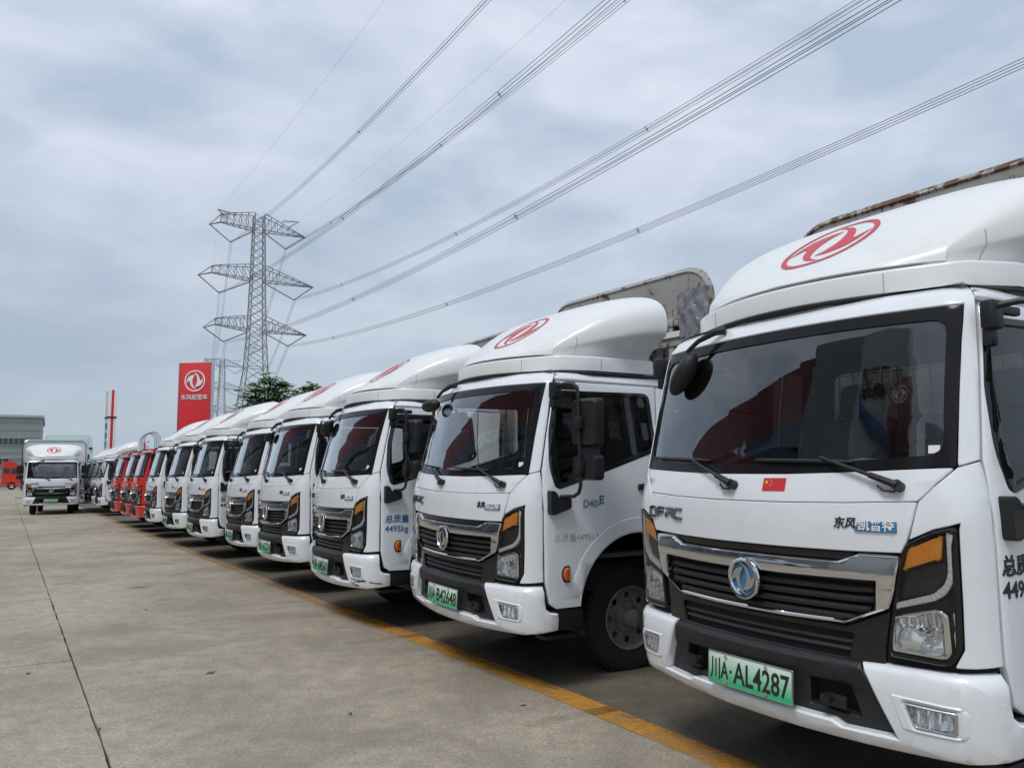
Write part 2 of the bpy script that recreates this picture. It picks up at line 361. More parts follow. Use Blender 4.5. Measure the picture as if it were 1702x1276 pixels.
# ------------------------------------------------------------------ light truck: parametric cab shell
KZ = np.array([.30, .38, .55, .70, .95, 1.20, 1.30, 1.36, 1.42, 1.70, 2.04, 2.09, 2.13, 2.16])
T_y0 = np.array([.02, .02, .005, 0, 0, -.010, .003, .02, .042, .106, .190, .215, .26, .34])
T_a = np.array([.166] * 8 + [.162, .165, .175, .18, .18, .18])
T_w = np.array([.94, .945, .957, .960, .962, .963, .962, .960, .955, .925, .888, .866, .82, .76])
T_cw = np.array([.155] * 9 + [.14, .112, .11, .11, .11])
T_cy = np.array([.235] * 8 + [.225, .18, .15, .15, .15, .15])
def tb(T, z): return sum(np.interp(z + d, KZ, T) for d in (-.03, -.015, 0, .015, .03)) / 5
def shell(s, z):
    s = np.asarray(s, float); z = np.asarray(z, float); sg = np.where(s < 0, -1., 1.); q = np.abs(s)
    y0, a, w, cw, cy = (tb(T, z) for T in (T_y0, T_a, T_w, T_cw, T_cy)); xc = w - cw; yA = y0 + a * xc ** 2; yB = yA + cy
    x = q * xc; y = y0 + a * x * x
    t = np.clip((q - 1) / .2, 0, 1); c1x = w; c1y = yA + 2 * a * xc * cw
    bx = xc * (1 - t) ** 2 + c1x * 2 * t * (1 - t) + w * t * t; by = yA * (1 - t) ** 2 + c1y * 2 * t * (1 - t) + yB * t * t
    x = np.where(q > 1, bx, x); y = np.where(q > 1, by, y); y = np.where(q > 1.2, yB + (q - 1.2), y)
    return np.stack([x * sg, y, z], -1)
def S(s, z, off=0):
    s = np.asarray(s, float); z = np.asarray(z, float); e = 1e-3
    p = shell(s, z); ds = shell(s + e, z) - shell(s - e, z); dz = shell(s, z + e) - shell(s, z - e)
    n = np.cross(ds, dz); n /= np.linalg.norm(n, axis=-1, keepdims=True) + 1e-12
    return p + n * (np.asarray(off)[..., None] if np.ndim(off) else off)
_q = np.linspace(0, 1.2, 241)
def F(x, z):      # (x, z) seen from the front -> (s, z)
    p = shell(_q, np.full_like(_q, z)); return (math.copysign(float(np.interp(abs(x), p[:, 0], _q)), x), z)
_q2 = np.linspace(1.0, 3.4, 481)
def Y(y, z):      # (y, z) on the left flank -> (s, z)
    p = shell(_q2, np.full_like(_q2, z)); return (float(np.interp(y, p[:, 1], _q2)), z)
GL = sorted(set([round(i * .125, 4) for i in range(-8, 9)] + [sg * (1 + .0333 * k) for sg in (-1, 1) for k in range(1, 7)] + [sg * (1.2 + .2 * k) for sg in (-1, 1) for k in range(1, 11)]))
GZ = [round(.3 + .06 * i, 4) for i in range(32)]
def inset(L, g):
    P = [Vector((a * .8, b)) for a, b in L]; n = len(P)
    ar = sum(P[i].x * P[(i + 1) % n].y - P[(i + 1) % n].x * P[i].y for i in range(n)); sgn = 1 if ar > 0 else -1; out = []
    for i in range(n):
        e1 = (P[i] - P[i - 1]); e2 = (P[(i + 1) % n] - P[i])
        if e1.length < 1e-9 or e2.length < 1e-9: out.append(L[i]); continue
        n1 = Vector((-e1.y, e1.x)).normalized() * sgn; n2 = Vector((-e2.y, e2.x)).normalized() * sgn; m = n1 + n2
        if m.length < .2: m = n1
        k = m.normalized() * g / max(.35, m.normalized().dot(n1)); out.append(((P[i].x + k.x) / .8, P[i].y + k.y))
    return out
def patch(name, loops, m, parent, off=0., depth=.02, gap=.0018, ch=.0035, mirror=False, ang=40, fn=None, build=True, res=None):
    """a panel with its own edge, lying on the cab shell; loops in (s, z): outline, then holes"""
    g = gap + ch; Ls = [inset(L, g if i == 0 else -g) for i, L in enumerate(loops)]
    bm = bmesh.new(); es = []
    for L in Ls:
        vs = [bm.verts.new((a, b, 0)) for a, b in L]; es += [bm.edges.new((vs[i], vs[(i + 1) % len(vs)])) for i in range(len(vs))]
    bmesh.ops.triangle_fill(bm, use_beauty=True, edges=es)
    s0, s1 = min(a for a, b in Ls[0]), max(a for a, b in Ls[0]); z0, z1 = min(b for a, b in Ls[0]), max(b for a, b in Ls[0])
    gl, gz = (GL, GZ) if not res else (np.arange(s0, s1, res[0]), np.arange(z0, z1, res[1]))
    for k in gl:
        if s0 < k < s1: bmesh.ops.bisect_plane(bm, geom=bm.verts[:] + bm.edges[:] + bm.faces[:], dist=1e-6, plane_co=(k, 0, 0), plane_no=(1, 0, 0))
    for k in gz:
        if z0 < k < z1: bmesh.ops.bisect_plane(bm, geom=bm.verts[:] + bm.edges[:] + bm.faces[:], dist=1e-6, plane_co=(0, k, 0), plane_no=(0, 1, 0))
    bmesh.ops.remove_doubles(bm, verts=bm.verts[:], dist=1e-5)
    for f in bm.faces:
        f.normal_update()
        if f.normal.z < 0: f.normal_flip()
    bm.verts.index_update(); V2 = np.array([(v.co.x, v.co.y) for v in bm.verts]); faces = [[v.index for v in f.verts] for f in bm.faces]
    be = []; out = np.zeros_like(V2)
    for f in bm.faces:
        for l in f.loops:
            if l.edge.is_boundary:
                a, b = l.vert.index, l.link_loop_next.vert.index; be.append((a, b))
                d = np.array([(V2[b][0] - V2[a][0]) * .8, V2[b][1] - V2[a][1]]); d /= np.linalg.norm(d) + 1e-12; o = np.array([d[1], -d[0]]); out[a] += o; out[b] += o
    bm.free(); nn = np.linalg.norm(out, axis=1, keepdims=True); out = np.where(nn > 1e-6, out / np.maximum(nn, 1e-6), 0)
    E = V2 + out * ch * np.array([1 / .8, 1]); O = (lambda q: off + fn(q[:, 0], q[:, 1])) if fn else (lambda q: np.full(len(q), off))
    top = S(V2[:, 0], V2[:, 1], O(V2)); r1 = S(E[:, 0], E[:, 1], O(E) - ch); r2 = S(E[:, 0], E[:, 1], O(E) - depth)
    n = len(V2); vs = np.concatenate([top, r1, r2]); fs = list(faces)
    for a, b in be: fs += [[b, a, a + n, b + n], [b + n, a + n, a + 2 * n, b + 2 * n]]
    used = sorted({i for f in fs for i in f}); mp = {k: i for i, k in enumerate(used)}; vs = vs[used]; fs = [[mp[i] for i in f] for f in fs]
    if mirror: vs = vs * np.array([-1, 1, 1]); fs = [f[::-1] for f in fs]
    me = bpy.data.meshes.new(name); me.from_pydata(vs.tolist(), [], fs); me.update()
    for p in me.polygons: p.use_smooth = True
    me.set_sharp_from_angle(angle=R(ang))
    return obj(name, me, m, parent) if build else me
def sym(L): return L + [(-a, b) for a, b in L[::-1]]      # half loop (s >= 0, top to bottom or so) -> closed symmetric loop
def line(P, Q, n): return [(P[0] + (Q[0] - P[0]) * i / n, P[1] + (Q[1] - P[1]) * i / n) for i in range(n)]

# shared outline points
WS_T = [F(.84, 2.042), F(.5, 2.046), F(.2, 2.047)]; WS_B = [F(.866, 1.424), F(.5, 1.408), F(.2, 1.400)]
HLO = rounded([F(.878, 1.214), F(.716, 1.146), F(.690, 1.105), F(.652, .93), F(.618, .724), F(.835, .716), F(.868, .78), F(.872, 1.0)], [.02, .05, .02, 0, .03, .03, .02, 0])
ACY, ACZ, AR = 1.03, .52, .492
def arc(r, a0, a1, n): return [(ACY + r * math.cos(R(a0 + (a1 - a0) * i / n)), ACZ + r * math.sin(R(a0 + (a1 - a0) * i / n))) for i in range(n + 1)]
REAR = 1.52

def build_truck():
    T = empty('light_truck'); P = M['paint']
    # ---- dark inner shell behind the panel gaps
    low = [F(0, 1.385), F(.4, 1.39), F(.84, 1.405), Y(.24, 1.43), Y(.33, 1.30), Y(.9, 1.46), Y(1.2, 1.54), Y(REAR - .03, 1.54), Y(REAR - .03, .99)] + [Y(*p) for p in arc(AR + .012, 75, 175, 12)] + [Y(.53, .56), Y(.30, .56), F(.93, .60), F(.5, .62), F(0, .62)]
    patch('inner_shell', [low + [(-a, b) for a, b in low[::-1]][1:-1]], M['void'], T, -.034, .004, 0, 0)
    # ---- painted front panels
    cow = sym([F(.2, 1.400), F(.5, 1.408), F(.866, 1.422), F(.80, 1.35), F(.755, 1.298), F(.5, 1.287), F(.2, 1.281)])
    patch('cowl_panel', [cow], P, T, .0, .03)
    hd = sym([F(.2, 1.281), F(.5, 1.287), F(.755, 1.298), F(.736, 1.21), F(.717, 1.148), F(.694, 1.105), F(.5, 1.100), F(.2, 1.097)])
    patch('hood', [hd], P, T, .004, .03)
    for mi in (False, True):
        fe = [F(.755, 1.298), F(.80, 1.35), F(.866, 1.422), Y(.239, 1.446)] + [Y(.242, z) for z in (1.3, 1.15, 1.0, .85)] + [Y(.247, .724), F(.90, .716), F(.839, .713), F(.871, .78), F(.876, 1.0), F(.882, 1.219), F(.718, 1.150), F(.736, 1.21)]
        patch('fender', [fe], P, T, 0, .03, mirror=mi)
    fr = [F(.866, 1.423), Y(.239, 1.447)] + [Y(.239 + (z - 1.45) * .215, z) for z in (1.6, 1.75, 1.9, 2.03)] + [Y(.387, 2.075), F(.802, 2.129), F(.5, 2.137), F(.2, 2.139)]
    inn = [F(.2, 2.047), F(.5, 2.046), F(.84, 2.042)] + [F(.84 + (2.042 - z) * .042, z) for z in (1.9, 1.7, 1.55)]
    patch('cab_frame', [fr + [(-a, b) for a, b in fr[::-1]] + [(-a, b) for a, b in inn[::-1]] + inn], P, T, 0, .035, .002)
    for mi in (False, True):
        patch('roof_side', [[Y(.389, 2.075), Y(REAR, 2.058), Y(REAR, 2.125), F(.803, 2.128)]], P, T, 0, .02, mirror=mi)
        rq = [Y(1.275, 2.052), Y(1.275, .953)] + [Y(*p) for p in arc(AR, 60, 14, 5)] + [Y(REAR, .62), Y(REAR, 2.052)]
        patch('cab_rear_side', [rq], P, T, 0, .03, mirror=mi)
        # ---- doors
        win = rounded([Y(.345, 1.325), Y(.302, 1.46), Y(.318, 1.72), Y(.378, 1.985), Y(1.19, 1.995), Y(1.222, 1.62), Y(1.19, 1.575)], [.03, .08, .0, .05, .06, .0, .03])
        dr = [Y(.249, .73), Y(.243, 1.0), Y(.243, 1.2), Y(.241, 1.446), Y(.30, 1.72), Y(.372, 2.03), Y(.395, 2.058), Y(1.268, 2.054), Y(1.268, .957)] + [Y(*p) for p in arc(AR, 61, 177, 16)] + [Y(.335, .546), Y(.285, .58)]
        d = patch('cab_door', [dr, win], P, T, 0, .035, mirror=mi)
        patch('window_seal', [inset(win, -.006), inset(win, .022)], M['gloss'], d, .002, .03, 0, .002, mirror=mi)
        patch('window_glass', [inset(win, .012)], M['sideglass'], d, -.012, .004, 0, 0, mirror=mi)
        fl = [Y(*p) for p in arc(AR + .006, 62, 176, 16)] + [Y(*p) for p in [(.525, .62)] + arc(.605, 162, 64, 16)]
        patch('wheel_arch_flare', [fl], P, d, .0028, .02, 0, .009, mirror=mi)
        hx = patch('door_handle', [rounded([Y(1.03, 1.305), Y(1.03, 1.35), Y(1.21, 1.36), Y(1.21, 1.315)], .015)], M['plastic'], d, .02, .03, 0, .006, mirror=mi)
        mk = patch('side_marker', [rounded([Y(.376, .785), Y(.376, .75), Y(.395, .715), Y(.442, .712), Y(.442, .824), Y(.395, .82)], .012)], M['plastic'], T, .008, .012, 0, .003, mirror=mi)
        patch('marker_lens', [rounded([Y(.385, .783), Y(.385, .752), Y(.40, .726), Y(.434, .722), Y(.434, .814), Y(.40, .81)], .01)], M['amber2'], mk, .020, .014, 0, .006, mirror=mi)
        # ---- wheel housing
        sg = -1 if mi else 1
        w_ = MB(); w_.grid(lambda a, b: (sg * (.948 - .42 * b), ACY + (AR - .002) * math.cos(R(200 - 220 * a)), ACZ + (AR - .002) * math.sin(R(200 - 220 * a))), 24, 3)
        w_.build('wheel_housing', M['plastic2'], T)
        MB().box((sg * .90, .415, .475), (.09, .30, .13), ch=.02).box((sg * .86, .40, .36), (.12, .26, .03), ch=.008).build('step_panel', M['plastic'], T)
    # ---- roof
    def rf(a, b):
        s = (a - .5) * 2; y = .27 + .18 * (s * .78) ** 2 * (1 - b) + (REAR - .27) * b; return (s * (.815 + .005 * b), y, 2.132 + .045 * (1 - s ** 4) * min(1, 6 * b + .15))
    MB().grid(rf, 16, 12).build('cab_roof', P, T, 60)
    # ---- windscreen
    ws = [F(-.866, 1.424), F(-.5, 1.408), F(-.2, 1.4), F(.2, 1.4), F(.5, 1.408), F(.866, 1.424)] + [F(.84 + (2.042 - z) * .042, z) for z in (1.55, 1.7, 1.9)] + WS_T + [(-a, b) for a, b in WS_T[::-1]] + [F(-.84 - (2.042 - z) * .042, z) for z in (1.9, 1.7, 1.55)]
    g = patch('windscreen', [ws], M['glass'], T, -.010, .003, .002, 0)
    ib = rounded([F(-.822, 1.47), F(-.5, 1.452), F(0, 1.444), F(.5, 1.452), F(.822, 1.47), F(.796, 1.99), F(.4, 1.998), F(-.4, 1.998), F(-.796, 1.99)], [.05, 0, 0, 0, .05, .06, 0, 0, .06])
    patch('frit_border', [ws, ib], M['frit'], g, -.0035, .003, .001, 0)
    patch('inspection_sticker', [[F(.772, 1.475), F(.812, 1.475), F(.810, 1.505), F(.770, 1.505)]], M['paper'], g, -.005, .001, 0, 0)
    patch('inspection_sticker', [[F(-.70, 1.925), F(-.60, 1.925), F(-.60, 1.965), F(-.70, 1.965)]], M['paper'], g, -.005, .001, 0, 0)
    # rain gutter under the deflector
    gt = [(x, .24 + .36 * x * x, 2.142 - .02 * x * x) for x in np.linspace(-.74, .74, 17)]
    gt = [(-.838, REAR, 2.128), (-.845, .70, 2.130), (-.785, .49, 2.130)] + [(a, b, c) for a, b, c in gt] + [(.785, .49, 2.130), (.845, .70, 2.130), (.838, REAR, 2.128)]
    MB().tube(gt, .011, 6).build('rain_gutter', M['plastic'], T)
    # ---- wipers
    for (px, pz), (ex, ez), (tx, tz), (bx, bz) in (((-.077, 1.347), (-.40, 1.462), (-.808, 1.478), (-.27, 1.458)), ((.688, 1.350), (.361, 1.463), (.022, 1.458), (.494, 1.444))):
        w_ = empty('wiper', parent=T); q = lambda x, z, o: Vector(S(*F(x, z), o))
        pv = MB().tube([q(px, pz, -.01), q(px, pz, .035)], .021, 12); pv.tube([q(px, pz, .018), q(px - .01, pz - .022, .02), q(px - .05, pz - .018, .022), q(px - .075, pz + .0, .018)], .005, 6); pv.build('pivot', M['plastic'], w_)
        mx = lambda t: (px + (ex - px) * t, pz + (ez - pz) * t)
        MB().tube([q(px, pz, .028), q(*mx(.3), .032), q(*mx(.34), .03), q(*mx(.7), .026), q(ex, ez, .014)], [.017, .014, .009, .008, .007], 6).build('wiper_arm', M['plastic'], w_)
        bl = [q(tx + (bx - tx) * t, tz + (bz - tz) * t, .004 + .006 * math.sin(math.pi * t)) for t in np.linspace(0, 1, 9)]
        MB().tube(bl, [.004] + [.0085] * 7 + [.004], 6).build('wiper_blade', M['plastic'], w_)
    # ---- grille
    GR = empty('grille', parent=T); D = M['void']
    op = [F(-.59, .992), F(-.583, .893), F(-.476, .838), F(-.2, .833), F(.2, .833), F(.476, .838), F(.583, .893), F(.59, .992), F(.2, .985), F(-.2, .985)]
    chl = sym([F(.2, 1.060), F(.445, 1.062), F(.53, 1.096), F(.688, 1.098), F(.655, .95), F(.636, .898), F(.455, .818), F(.2, .811)])
    patch('chrome_surround', [chl, op], M['chrome'], GR, .014, .05, .001, .006, fn=lambda s, z: np.where(z > .97, -2.4 * (z - 1.012) ** 2, -.02 * (.97 - z)), res=(.05, .015))
    patch('upper_slot', [sym([F(.2, 1.094), F(.53, 1.096), F(.445, 1.062), F(.2, 1.060)])], M['gloss'], GR, -.012, .02)
    patch('grille_backing', [[F(-.62, 1.0), F(-.62, .81), F(.62, .81), F(.62, 1.0)]], D, GR, -.05, .004)
    for i, z in enumerate((.962, .925, .888, .853)):
        hw = .575 if z > .9 else (.56 if z > .88 else .50)
        patch('slat', [[F(-hw, z - .016), F(0, z - .016 - .004), F(hw, z - .016), F(hw, z + .017), F(0, z + .013), F(-hw, z + .017)]], M['plastic'], GR, -.012, .03, 0, .012, fn=lambda s, zz, z=z: -(zz - z) * 1.0)
    lg = [F(-.64, .893), F(-.458, .812), F(0, .806), F(.458, .812), F(.64, .893), F(.608, .72), F(.60, .66), F(-.60, .66), F(-.608, .72)]
    patch('lower_grille', [lg, rounded([F(-.485, .782), F(-.46, .690), F(.46, .690), F(.485, .782)], .012)], M['gloss'], T, -.012, .05)
    for z in (.752, .722): patch('slat', [[F(-.475, z - .008), F(.475, z - .008), F(.48, z + .008), F(-.48, z + .008)]], M['plastic2'], GR, -.024, .03, 0, .004, fn=lambda s, zz, z=z: -(zz - z) * .8)
    patch('lower_backing', [[F(-.93, .76), F(-.93, .56), F(.93, .56), F(.93, .76)]], D, GR, -.07, .004, 0, 0)
    # ---- front emblem
    EM = empty('front_emblem', (0, -.016, .9465), parent=T)
    MB().lathe([(.0, -.006), (.074, -.006), (.074, .004), (0, .004)], 40, Matrix.Rotation(R(90), 4, 'Z')).build('emblem_disc', M['emblue'], EM)
    MB().tube([(.080 * math.cos(t), -.012, .080 * math.sin(t)) for t in np.linspace(0, 2 * math.pi, 41)[:-1]], .0105, 8, closed=True).build('emblem_ring', M['chrome'], EM)
    for B in (BIRD, BIRD2): MB().add(*plate2d([[(x * .084, z * .084) for x, z in B]], .012, Matrix.Translation((0, -.017, 0)))).build('emblem_wing', M['chrome'], EM, 30)
    # ---- lettering and badge on the hood
    let = {'D': [[(0, 0), (0, 1), (.8, 1), (1, .8), (1, .2), (.8, 0), (0, 0)]], 'F': [[(0, 0), (0, 1), (1, 1)], [(0, .5), (.9, .5)]], 'A': [[(0, 1), (1, 1), (1, 0)], [(0, 0), (0, .5), (1, .5)]], 'C': [[(1, 1), (0, 1), (0, 0), (1, 0)]]}
    LT = empty('maker_lettering', parent=T)
    for i, chh in enumerate('DFAC'):
        mb = MB()
        for pl in let[chh]:
            pts = [Vector(S(*F(-.735 + .080 * i + .060 * a, 1.180 + .044 * b), .009)) for a, b in pl]
            for a, b in zip(pts, pts[1:]): mb.bar(a, b, .0120, .006)
        mb.build('letter', M['darkchrome'], LT)
    bz, bs = 1.203, .0
    BD = patch('model_badge', [rounded([F(.525, bz - .024), F(.686, bz - .022), F(.686, bz + .018), F(.545, bz + .016)], .006)], M['blue'], T, .010, .008, 0, .002)
    def on_shell(x, z, o):      # frame standing on the front at x, z
        p = Vector(S(*F(x, z), o)); q = Vector(S(*F(x + .02, z), o)); r_ = Vector(S(*F(x, z + .02), o)); ex = (q - p).normalized(); ez = (r_ - p); ez = (ez - ex * ez.dot(ex)).normalized()
        ey = ez.cross(ex); return Matrix.Translation(p) @ Matrix((ex, ey, ez)).transposed().to_4x4()
    me = text_mesh('凯普特', .047, .0015, .0006); me.transform(on_shell(.612, bz - .001, .0115) @ FACE); obj('badge_lettering', me, M['signwhite'], BD)
    me = text_mesh('东风', .046, .002, .0008, shear=.2); me.transform(on_shell(.486, bz + .004, .006) @ FACE); obj('script_lettering', me, M['darkchrome'], BD)
    # ---- headlights
    for mi in (False, True):
        H = empty('headlight', parent=T); k = dict(mirror=mi)
        patch('headlight_housing', [HLO, inset(HLO, .012)], M['gloss'], H, .006, .09, 0, .005, **k)
        patch('housing_back', [HLO], M['gloss'], H, -.062, .004, 0, 0, **k)
        patch('bezel', [rounded([F(.70, 1.035), F(.672, .935), F(.80, .975), F(.835, 1.03), F(.838, 1.08)], .02)], M['plastic2'], H, -.018, .03, 0, .004, **k)
        patch('turn_signal', [rounded([F(.715, 1.127), F(.692, 1.040), F(.822, 1.088), F(.834, 1.180)], [.02, .01, .01, .01])], M['amber'], H, -.002, .03, 0, .006, fn=lambda s, z: .0016 * np.sin(s * 560), res=(.0028, .05), **k)
        drl = [F(.846, 1.194), F(.868, 1.204), F(.862, 1.03), F(.832, .968), F(.80, .945), F(.655, .898), F(.660, .922), F(.79, .967), F(.822, .992), F(.842, 1.04)]
        patch('running_light', [rounded(drl, [.003, .003, .03, .03, .02, .003, .003, .02, .03, .03])], M['drl'], H, -.001, .03, 0, .003, fn=lambda s, z: .0016 * np.sin(s * 260 + z * 230), res=(.006, .008), **k)
        lo = rounded([F(.642, .872), F(.634, .742), F(.822, .736), F(.836, .762), F(.832, .90), F(.80, .915)], [.02, .015, .015, .01, .02, .02])
        patch('chrome_frame', [lo, inset(lo, .014)], M['chrome'], H, -.001, .05, 0, .004, **k)
        patch('reflector', [inset(lo, .010)], M['lamp'], H, -.018, .02, 0, 0, fn=lambda s, z: np.where(z > .835, .010 * np.abs(np.sin(s * 90 + z * 14)) - .10 * (z - .83), .010 * np.abs(np.sin(s * 24 - z * 16)) + .006 * np.abs(np.sin(z * 40 + s * 9))) - .02 * np.exp(-((s - .975) / .09) ** 2 - ((z - .83) / .05) ** 2), ang=12, res=(.0085, .011), **k)
        c = S(*F(.755, .83), -.02)
        MB().lathe([(.0, -.035), (.014, -.032), (.019, -.012), (.021, .01), (.026, .012), (.027, .02)], 14, Matrix.Translation((-c[0] if mi else c[0], c[1], c[2])) @ Matrix.Rotation(R(90), 4, 'Z')).build('bulb', M['chrome'], H)
        patch('side_reflex', [[F(.846, .905), F(.866, .905), F(.866, .865), F(.856, .86), F(.856, .835), F(.866, .83), F(.866, .80), F(.846, .78), F(.846, .83), F(.85, .85)]], M['drl'], H, -.002, .02, 0, .002, **k)
        patch('headlight_lens', [inset(HLO, .010)], M['lens'], H, .0065, .003, 0, .001, **k)
    # ---- bumper
    prof = lambda s, z: np.interp(z, [.34, .37, .40, .44, .655, .68, .72], [-.05, -.012, .012, .018, .018, .004, -.03])
    bmp = [F(.516, .688), F(.70, .690), F(.86, .692), Y(.243, .700), Y(.247, .60), Y(.256, .555), Y(.285, .530), Y(.345, .522), Y(.350, .415), F(.93, .400), F(.86, .384), F(.5, .370), F(.2, .364)]
    notch = [F(-.385, .442), F(-.425, .428), F(-.632, .432), F(-.575, .56)]
    btm = [(-a, b) for a, b in bmp[::-1]]
    lp = bmp + btm + [F(-.575, .56), F(-.632, .434), F(-.425, .428), F(-.385, .446), F(0, .448), F(.385, .446), F(.425, .428), F(.632, .434), F(.575, .56)]
    fg = rounded([F(.675, .572), F(.705, .490), F(.836, .490), F(.842, .566)], .008)
    BU = patch('bumper', [lp, fg, [(-a, b) for a, b in fg]], P, T, .006, .05, 0, .008, fn=prof)
    ins = [F(-.514, .684), F(-.2, .686), F(.2, .686), F(.514, .684), F(.572, .56), F(.628, .437), F(.42, .431), F(.38, .449), F(0, .451), F(-.38, .449), F(-.42, .431), F(-.628, .437), F(-.572, .56)]
    h1 = rounded([F(.285, .585), F(.275, .478), F(.49, .47), F(.455, .585)], .01); h2 = [(-a, b) for a, b in h1]
    fi = lambda s, z: np.interp(z, [.43, .575, .60, .62, .665, .69], [-.016, -.016, .004, .018, .016, -.01])
    patch('bumper_insert', [ins, h1, h2], M['plastic2'], BU, .002, .05, .002, .005, fn=fi)
    patch('insert_backing', [[F(-.62, .66), F(-.62, .44), F(.62, .44), F(.62, .66)]], D, BU, -.075, .004, 0, 0)
    for sg in (-1, 1): MB().tube([(sg * .37, .0, .52), (sg * .37, .05, .52)], .022, 10).box((sg * .40, .035, .515), (.10, .02, .05), ch=.006).build('tow_eye', M['plastic'], BU)
    for mi in (False, True):
        k = dict(mirror=mi)
        fg = rounded([F(.675, .572), F(.705, .490), F(.836, .490), F(.842, .566)], .008)
        patch('fog_recess', [rounded([F(.620, .600), F(.655, .470), F(.862, .468), F(.868, .590)], .02), inset(fg, -.004)], P, BU, .029, .012, 0, .010, **k)
        FG = patch('fog_light', [fg, inset(fg, .008)], M['satin'], BU, .031, .03, 0, .003, **k)
        patch('fog_reflector', [fg], M['lamp'], FG, .006, .01, 0, 0, fn=lambda s, z: .012 * np.abs(np.sin(s * 70 + z * 10)) - .25 * (z - .53), ang=12, res=(.008, .010), **k)
        patch('fog_lens', [inset(fg, .006)], M['lens'], FG, .030, .002, 0, 0, **k)
    # ---- side mirrors
    for sg in (1, -1):
        SM = empty('side_mirror', parent=T); q = lambda x, y, z: (sg * x, y, z)
        MB().box(q(.935, .345, 1.985), (.055, .075, .11), (0, 0, 0), .012).box(q(.925, .345, 1.905), (.035, .05, .075), None, .01).box(q(.925, .46, 2.012), (.03, .16, .035), None, .008).build('mirror_bracket', M['plastic'], SM)
        arm = [q(.94, .345, 2.015), q(1.02, .375, 2.025), q(1.075, .40, 2.02), q(1.098, .412, 1.99), q(1.102, .415, 1.93), q(1.108, .418, 1.65), q(1.118, .42, 1.42), q(1.118, .42, 1.35), q(1.105, .415, 1.305), q(1.07, .40, 1.282), q(.975, .36, 1.278)]
        MB().tube(arm, .0125, 8).build('mirror_arm', M['plastic'], SM)
        MB().add(*plate2d([rounded([(.268, 1.318), (.268, 1.165), (.29, 1.158), (.43, 1.20), (.43, 1.268), (.33, 1.268), (.318, 1.30), (.29, 1.318)], .02)], .06, Matrix(((0, -sg if sg > 0 else 1, 0, sg * 1.005), (1, 0, 0, 0), (0, 0, 1, 0), (0, 0, 0, 1))))).build('mirror_mount', M['plastic'], SM)
        for (cx, cy, cz, w_, h_) in ((1.125, .455, 1.762, .245, .325), (1.130, .455, 1.47, .235, .165)):
            L = rounded([(-w_ / 2, -h_ / 2), (w_ / 2, -h_ / 2), (w_ / 2, h_ / 2), (-w_ / 2, h_ / 2)], .035)
            Mx = Matrix.Translation(q(cx, cy, cz)) @ Matrix.Rotation(R(sg * 8), 4, 'Z')
            mb = MB(); L2 = [(x * .86, z * .88) for x, z in L]; n = len(L)
            v = [Mx @ Vector((x, .05, z)) for x, z in L] + [Mx @ Vector((x, .012, z)) for x, z in L] + [Mx @ Vector((x, -.022, z)) for x, z in L2]
            f = [[j * n + i, j * n + (i + 1) % n, (j + 1) * n + (i + 1) % n, (j + 1) * n + i] for j in range(2) for i in range(n)] + [list(range(2 * n, 3 * n)), list(range(n))[::-1]]
            mb.add(v, f).build('mirror_housing', M['plastic'], SM)
            MB().add(*plate2d([[(x * .93, z * .93) for x, z in L]], .003, Mx @ Matrix.Translation((0, .0515, 0)))).build('mirror_glass', M['chrome'], SM)
            MB().box(q(cx - .012, cy - .042, cz), (.07, .05, .085), None, .012).build('mirror_clamp', M['plastic'], SM)
    # blind-spot mirror over the windscreen
    BM = empty('blind_spot_mirror', parent=T)
    MB().tube([(-.31, .235, 2.108), (-.36, .205, 2.10), (-.45, .180, 2.065), (-.525, .172, 2.02)], [.022, .019, .013, .011], 8).build('mirror_arm', M['plastic'], BM)
    BMH = empty('mirror_head', (-.525, .168, 2.015), (0, 0, 0), BM)
    def bl(a, b):
        t = 2 * math.pi * a; r = math.sin(math.pi * b); return (-.105 + .128 * r * math.cos(t) , .0 + .062 * r * math.sin(t), -.045 - .05 * math.cos(math.pi * b))
    MB().grid(bl, 20, 10).build('mirror_housing', M['plastic'], BMH)
    # ---- interior
    IN = empty('cab_interior', parent=T)
    def dash(a, b):
        x = (a - .5) * 1.76; prof = [(.20, 1.20), (.19, 1.385), (.22, 1.41), (.33, 1.40), (.42, 1.41), (.52, 1.37), (.56, 1.26), (.50, .9)]
        i = b * (len(prof) - 1); j = min(int(i), len(prof) - 2); t = i - j; y, z = prof[j][0] + (prof[j + 1][0] - prof[j][0]) * t, prof[j][1] + (prof[j + 1][1] - prof[j][1]) * t
        return (x, y + .13 * x * x, z + .015 * math.sin(x * 5))
    MB().grid(dash, 16, 14).build('dashboard', M['interior'], IN)
    MB().add(*plate2d([[(-.945, .8), (.945, .8), (.945, 1.4), (.905, 1.75), (.875, 2.02), (.82, 2.13), (-.82, 2.13), (-.875, 2.02), (-.905, 1.75), (-.945, 1.4)], rounded([(-.70, 1.50), (.70, 1.50), (.67, 1.97), (-.67, 1.97)], .06)], .03, Matrix.Translation((0, 1.47, 0)))).build('rear_wall', M['cloth'], IN)
    MB().add(*plate2d([[(-.705, 1.495), (.705, 1.495), (.675, 1.975), (-.675, 1.975)]], .004, Matrix.Translation((0, 1.49, 0)))).build('rear_glass', M['rearglass'], IN)
    MB().box((0, .98, 2.098), (1.64, 1.02, .02)).box((-.832, .95, 2.045), (.02, 1.08, .12)).box((.832, .95, 2.045), (.02, 1.08, .12)).box((0, .44, 2.10), (1.6, .10, .05), (R(-25), 0, 0)).build('headliner', M['headliner'], IN); MB().box((0, .9, .86), (1.8, 1.15, .03)).build('cab_floor', M['interior'], IN)
